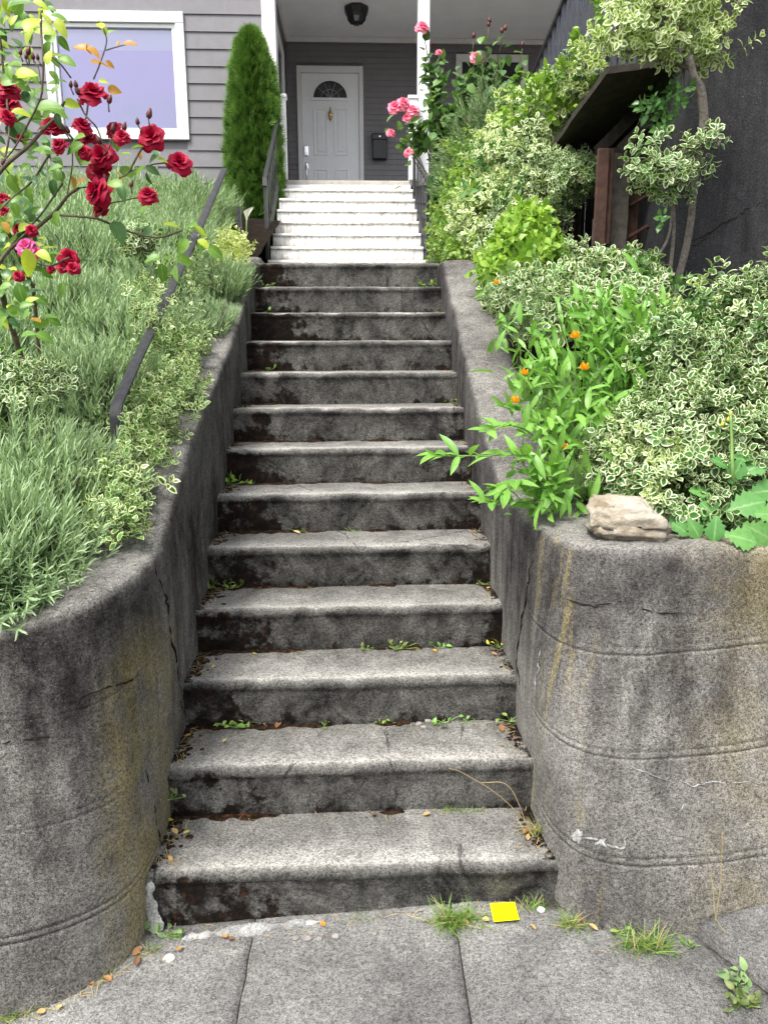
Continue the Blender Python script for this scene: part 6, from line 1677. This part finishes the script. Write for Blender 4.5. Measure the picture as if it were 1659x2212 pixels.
weed('tiny green weed at the foot of the right wall', wk(1335, 2020), 6, .04, 'weed', grp='weeds in the pavement joints')

# moss and humus lines along the backs of the treads
mo = []
for i in range(0, 9):
    segs = [(-.60, RNG.uniform(-.30, -.05)), (RNG.uniform(.0, .1), RNG.uniform(.15, .3))] if i < 7 else [(-.60, -.40)]
    for a, b_ in segs:
        n = 60; xs = np.linspace(a, b_, n); h = .013 * (.4 + .6 * np.abs(vnoise(np.stack([xs, xs * 0 + i, xs * 0], -1), 16, 3))) * np.minimum(1, 8 * np.minimum(np.arange(n), n - 1 - np.arange(n)) / n + .1)
        V = []
        for k in range(n):
            y = (i + 1) * TD + .012; z = (i + 1) * RS + .001; w_ = h[k] * 1.5
            for dy, dz in ((-w_ * 1.6, 0), (-w_ * 1.1, .55), (-w_ * .5, .95), (0, 1.15)): V.append((xs[k], y - .012 + dy * (1 + .5 * vnoise(np.array([[xs[k], i, 0.0]]), 30, 8)[0]), z + dz * h[k]))
        mo.append((np.array(V), grid_faces(n, 4)))
V, F = join(mo); m0 = mk('moss', V, F, M['moss'], None, True); meta(m0, 'dark red-brown moss along the backs of the treads', 'moss', None, 'stuff')
# moss cushions and humus piles in the left corners
mo = []
for i in range(0, 8):
    for k in range(46):
        c = np.array([-.60 + abs(RNG.normal()) * .028, (i + RNG.uniform(.25, 1.0)) * TD, (i + 1) * RS]); r = RNG.uniform(.003, .009); V, F = stone_mesh(c, np.array([r * 1.5, r * 1.5, r * .7]), k, 8, 5, 1.0); mo.append((V, F))
    for k in range(22):
        c = np.array([.60 - abs(RNG.normal()) * .02, (i + RNG.uniform(.3, 1.0)) * TD, (i + 1) * RS]); r = RNG.uniform(.003, .007); mo.append(stone_mesh(c, np.array([r * 1.5, r * 1.5, r * .7]), k, 8, 5, 1.0))
V, F = join(mo); m1 = mk('moss_cushions', V, F, M['moss'], None, True); meta(m1, 'small dark moss cushions lining the ends of the treads', 'moss', None, 'stuff')
# dry needles and twigs swept into corners
P = []; D = []
for i in range(0, 9):
    for s, n in ((-1, 46), (1, 30)):
        x = s * (.60 - np.abs(RNG.normal(size=n)) * .035); y = (i + RNG.uniform(.15, 1.0, n)) * TD; P.append(np.stack([x, y, np.full(n, (i + 1) * RS + .008)], -1))
    n = 26; P.append(np.stack([RNG.uniform(-.6, .6, n), (i + 1) * TD - np.abs(RNG.normal(size=n)) * .02, np.full(n, (i + 1) * RS + .008)], -1))
n = 90; x = RNG.uniform(-.55, .6, n); P.append(np.stack([x, -np.abs(RNG.normal(size=n)) * .04 - .005, walk_z(x) + .006], -1))
n = 60; k = RNG.random(n); wl_p = np.array([on_walk(a, b_) for a, b_ in ((330, 2050), (260, 2100), (180, 2140), (90, 2195))]); x = np.interp(k, [0, .33, .66, 1], wl_p[:, 0]); y = np.interp(k, [0, .33, .66, 1], wl_p[:, 1]) - np.abs(RNG.normal(size=n)) * .012; P.append(np.stack([x, y, walk_z(x) + .006], -1))
P = np.concatenate(P); n = len(P); D = unit(RNG.normal(size=(n, 3)) * np.array([1, 1, .12]))
lt = mkleaf('needle_litter', scatter(blade_template(.07, 2, .1), P, D, np.tile([0, 0, 1.0], (n, 1)), RNG.uniform(.012, .045, n)), G['dry']); meta(lt, 'dry stalks and needles swept into the step corners', 'litter', None, 'stuff')

# fallen leaves, one by one
LF = {k: new_mesh('fallen_leaf', *leaf_template(.6, 5, .5, .25, .85)[:2], G[k], True, {'lv': leaf_template(.6, 5, .5, .25, .85)[2]}) for k in ('litter', 'litter_y', 'litter_o', 'litter_b')}
def fallen(px, py, kind, s, label, grp, i=None):
    if i is None: p = on_walk(px, py) + (0, 0, .006)
    else: p = on_z(px, py, (i + 1) * RS + .008); p[1] = min(max(p[1], i * TD + .03), (i + 1) * TD - .01); p[0] = np.clip(p[0], -.59, .59)
    p = p + np.array([RNG.normal() * .006, -abs(RNG.normal()) * .008 if i is None else 0, 0]); s = s * RNG.uniform(.6, 1.0)
    if kind == 'litter' and RNG.random() < .45: kind = 'litter_b'
    o = bpy.data.objects.new('fallen_leaf', LF[kind]); COL.objects.link(o)
    a = RNG.uniform(0, 6.28); o.matrix_basis = leaf_matrix(p, (math.cos(a), math.sin(a), .08), (RNG.normal() * .15, RNG.normal() * .15, 1), s)
    meta(o, label, 'leaf', grp)
for px, py, kd, s in [(395, 2040, 'litter', .04), (365, 2062, 'litter', .03), (476, 2020, 'litter', .032), (500, 2025, 'litter', .03), (1040, 1985, 'litter', .035), (1012, 1993, 'litter', .03), (1000, 1978, 'litter', .028), (1155, 2008, 'litter', .036), (180, 2130, 'litter', .04), (205, 2125, 'litter', .035), (285, 2060, 'litter', .04), (300, 2085, 'litter', .03), (105, 2180, 'litter', .03), (130, 2165, 'litter', .03), (235, 2120, 'litter', .03), (1262, 1998, 'litter', .03), (1290, 2010, 'litter', .03), (1320, 2005, 'litter_y', .03)]:
    fallen(px, py, kd, s, 'yellow curled fallen leaf on the pavement' if kd == 'litter_y' else 'dry curled fallen leaf lying on the pavement', 'fallen leaves on the pavement')
for px, py, kd, s, i in [(378, 1770, 'litter_y', .045, 0), (400, 1800, 'litter_y', .03, 0), (385, 1802, 'litter', .03, 0), (370, 1860, 'litter', .03, 0), (460, 1577, 'litter', .036, 1), (483, 1602, 'litter_y', .026, 1), (600, 1572, 'litter', .05, 1), (575, 1570, 'litter', .04, 1), (397, 1590, 'litter', .04, 1), (1090, 1580, 'litter', .04, 1), (1110, 1595, 'litter', .03, 1), (555, 1412, 'litter_y', .02, 2), (457, 1442, 'litter_y', .02, 2), (1080, 1415, 'litter', .03, 2), (500, 1272, 'litter', .03, 3), (660, 1150, 'litter', .04, 4), (645, 1152, 'litter', .035, 4), (815, 1757, 'litter', .03, 0), (905, 1760, 'litter', .03, 0), (1130, 1800, 'litter', .035, 0), (1145, 1815, 'litter', .03, 0), (1050, 1270, 'litter', .03, 3), (1020, 1150, 'litter', .03, 4)]:
    fallen(px, py, kd, s, 'yellow fallen leaf on a concrete step' if kd == 'litter_y' else 'dry curled fallen leaf on a concrete step', 'fallen leaves on the steps', i)
fallen(697, 2005, 'litter_o', .030, 'bright orange fallen petal at the foot of the lowest step', None); fallen(946, 1408, 'litter_o', .022, 'small orange petal on a tread', None, 2)
# shells and pebbles
def pebble(px, py, r, mat, label, grp, i=None):
    p = on_walk(px, py) + (0, 0, r * .35) if i is None else on_z(px, py, (i + 1) * RS) + (0, 0, r * .5)
    V, F = stone_mesh(p, np.array([r * 1.25, r, r * .6]), int(px), 12, 8, .85); meta(mk('pebble', V, F, mat, None, True), label, 'pebble', grp)
pebble(367, 2073, .013, M['shell'], 'white pebble on the pavement left of the lowest step', None); pebble(1168, 1967, .010, M['shell'], 'white pebble right of the yellow note', None)
for px, py, r in ((665, 2030, .011), (690, 2030, .008), (725, 2025, .010), (640, 2028, .009)): pebble(px, py, r, M['pebble'], 'small grey pebble in front of the lowest step', 'pebbles in front of the steps')
for px, py, r in ((925, 1560, .012), (940, 1563, .009), (905, 1566, .010), (915, 1572, .008)): pebble(px, py, r, M['pebble'], 'small grey pebble on the second tread', 'pebbles on the second tread', 1)
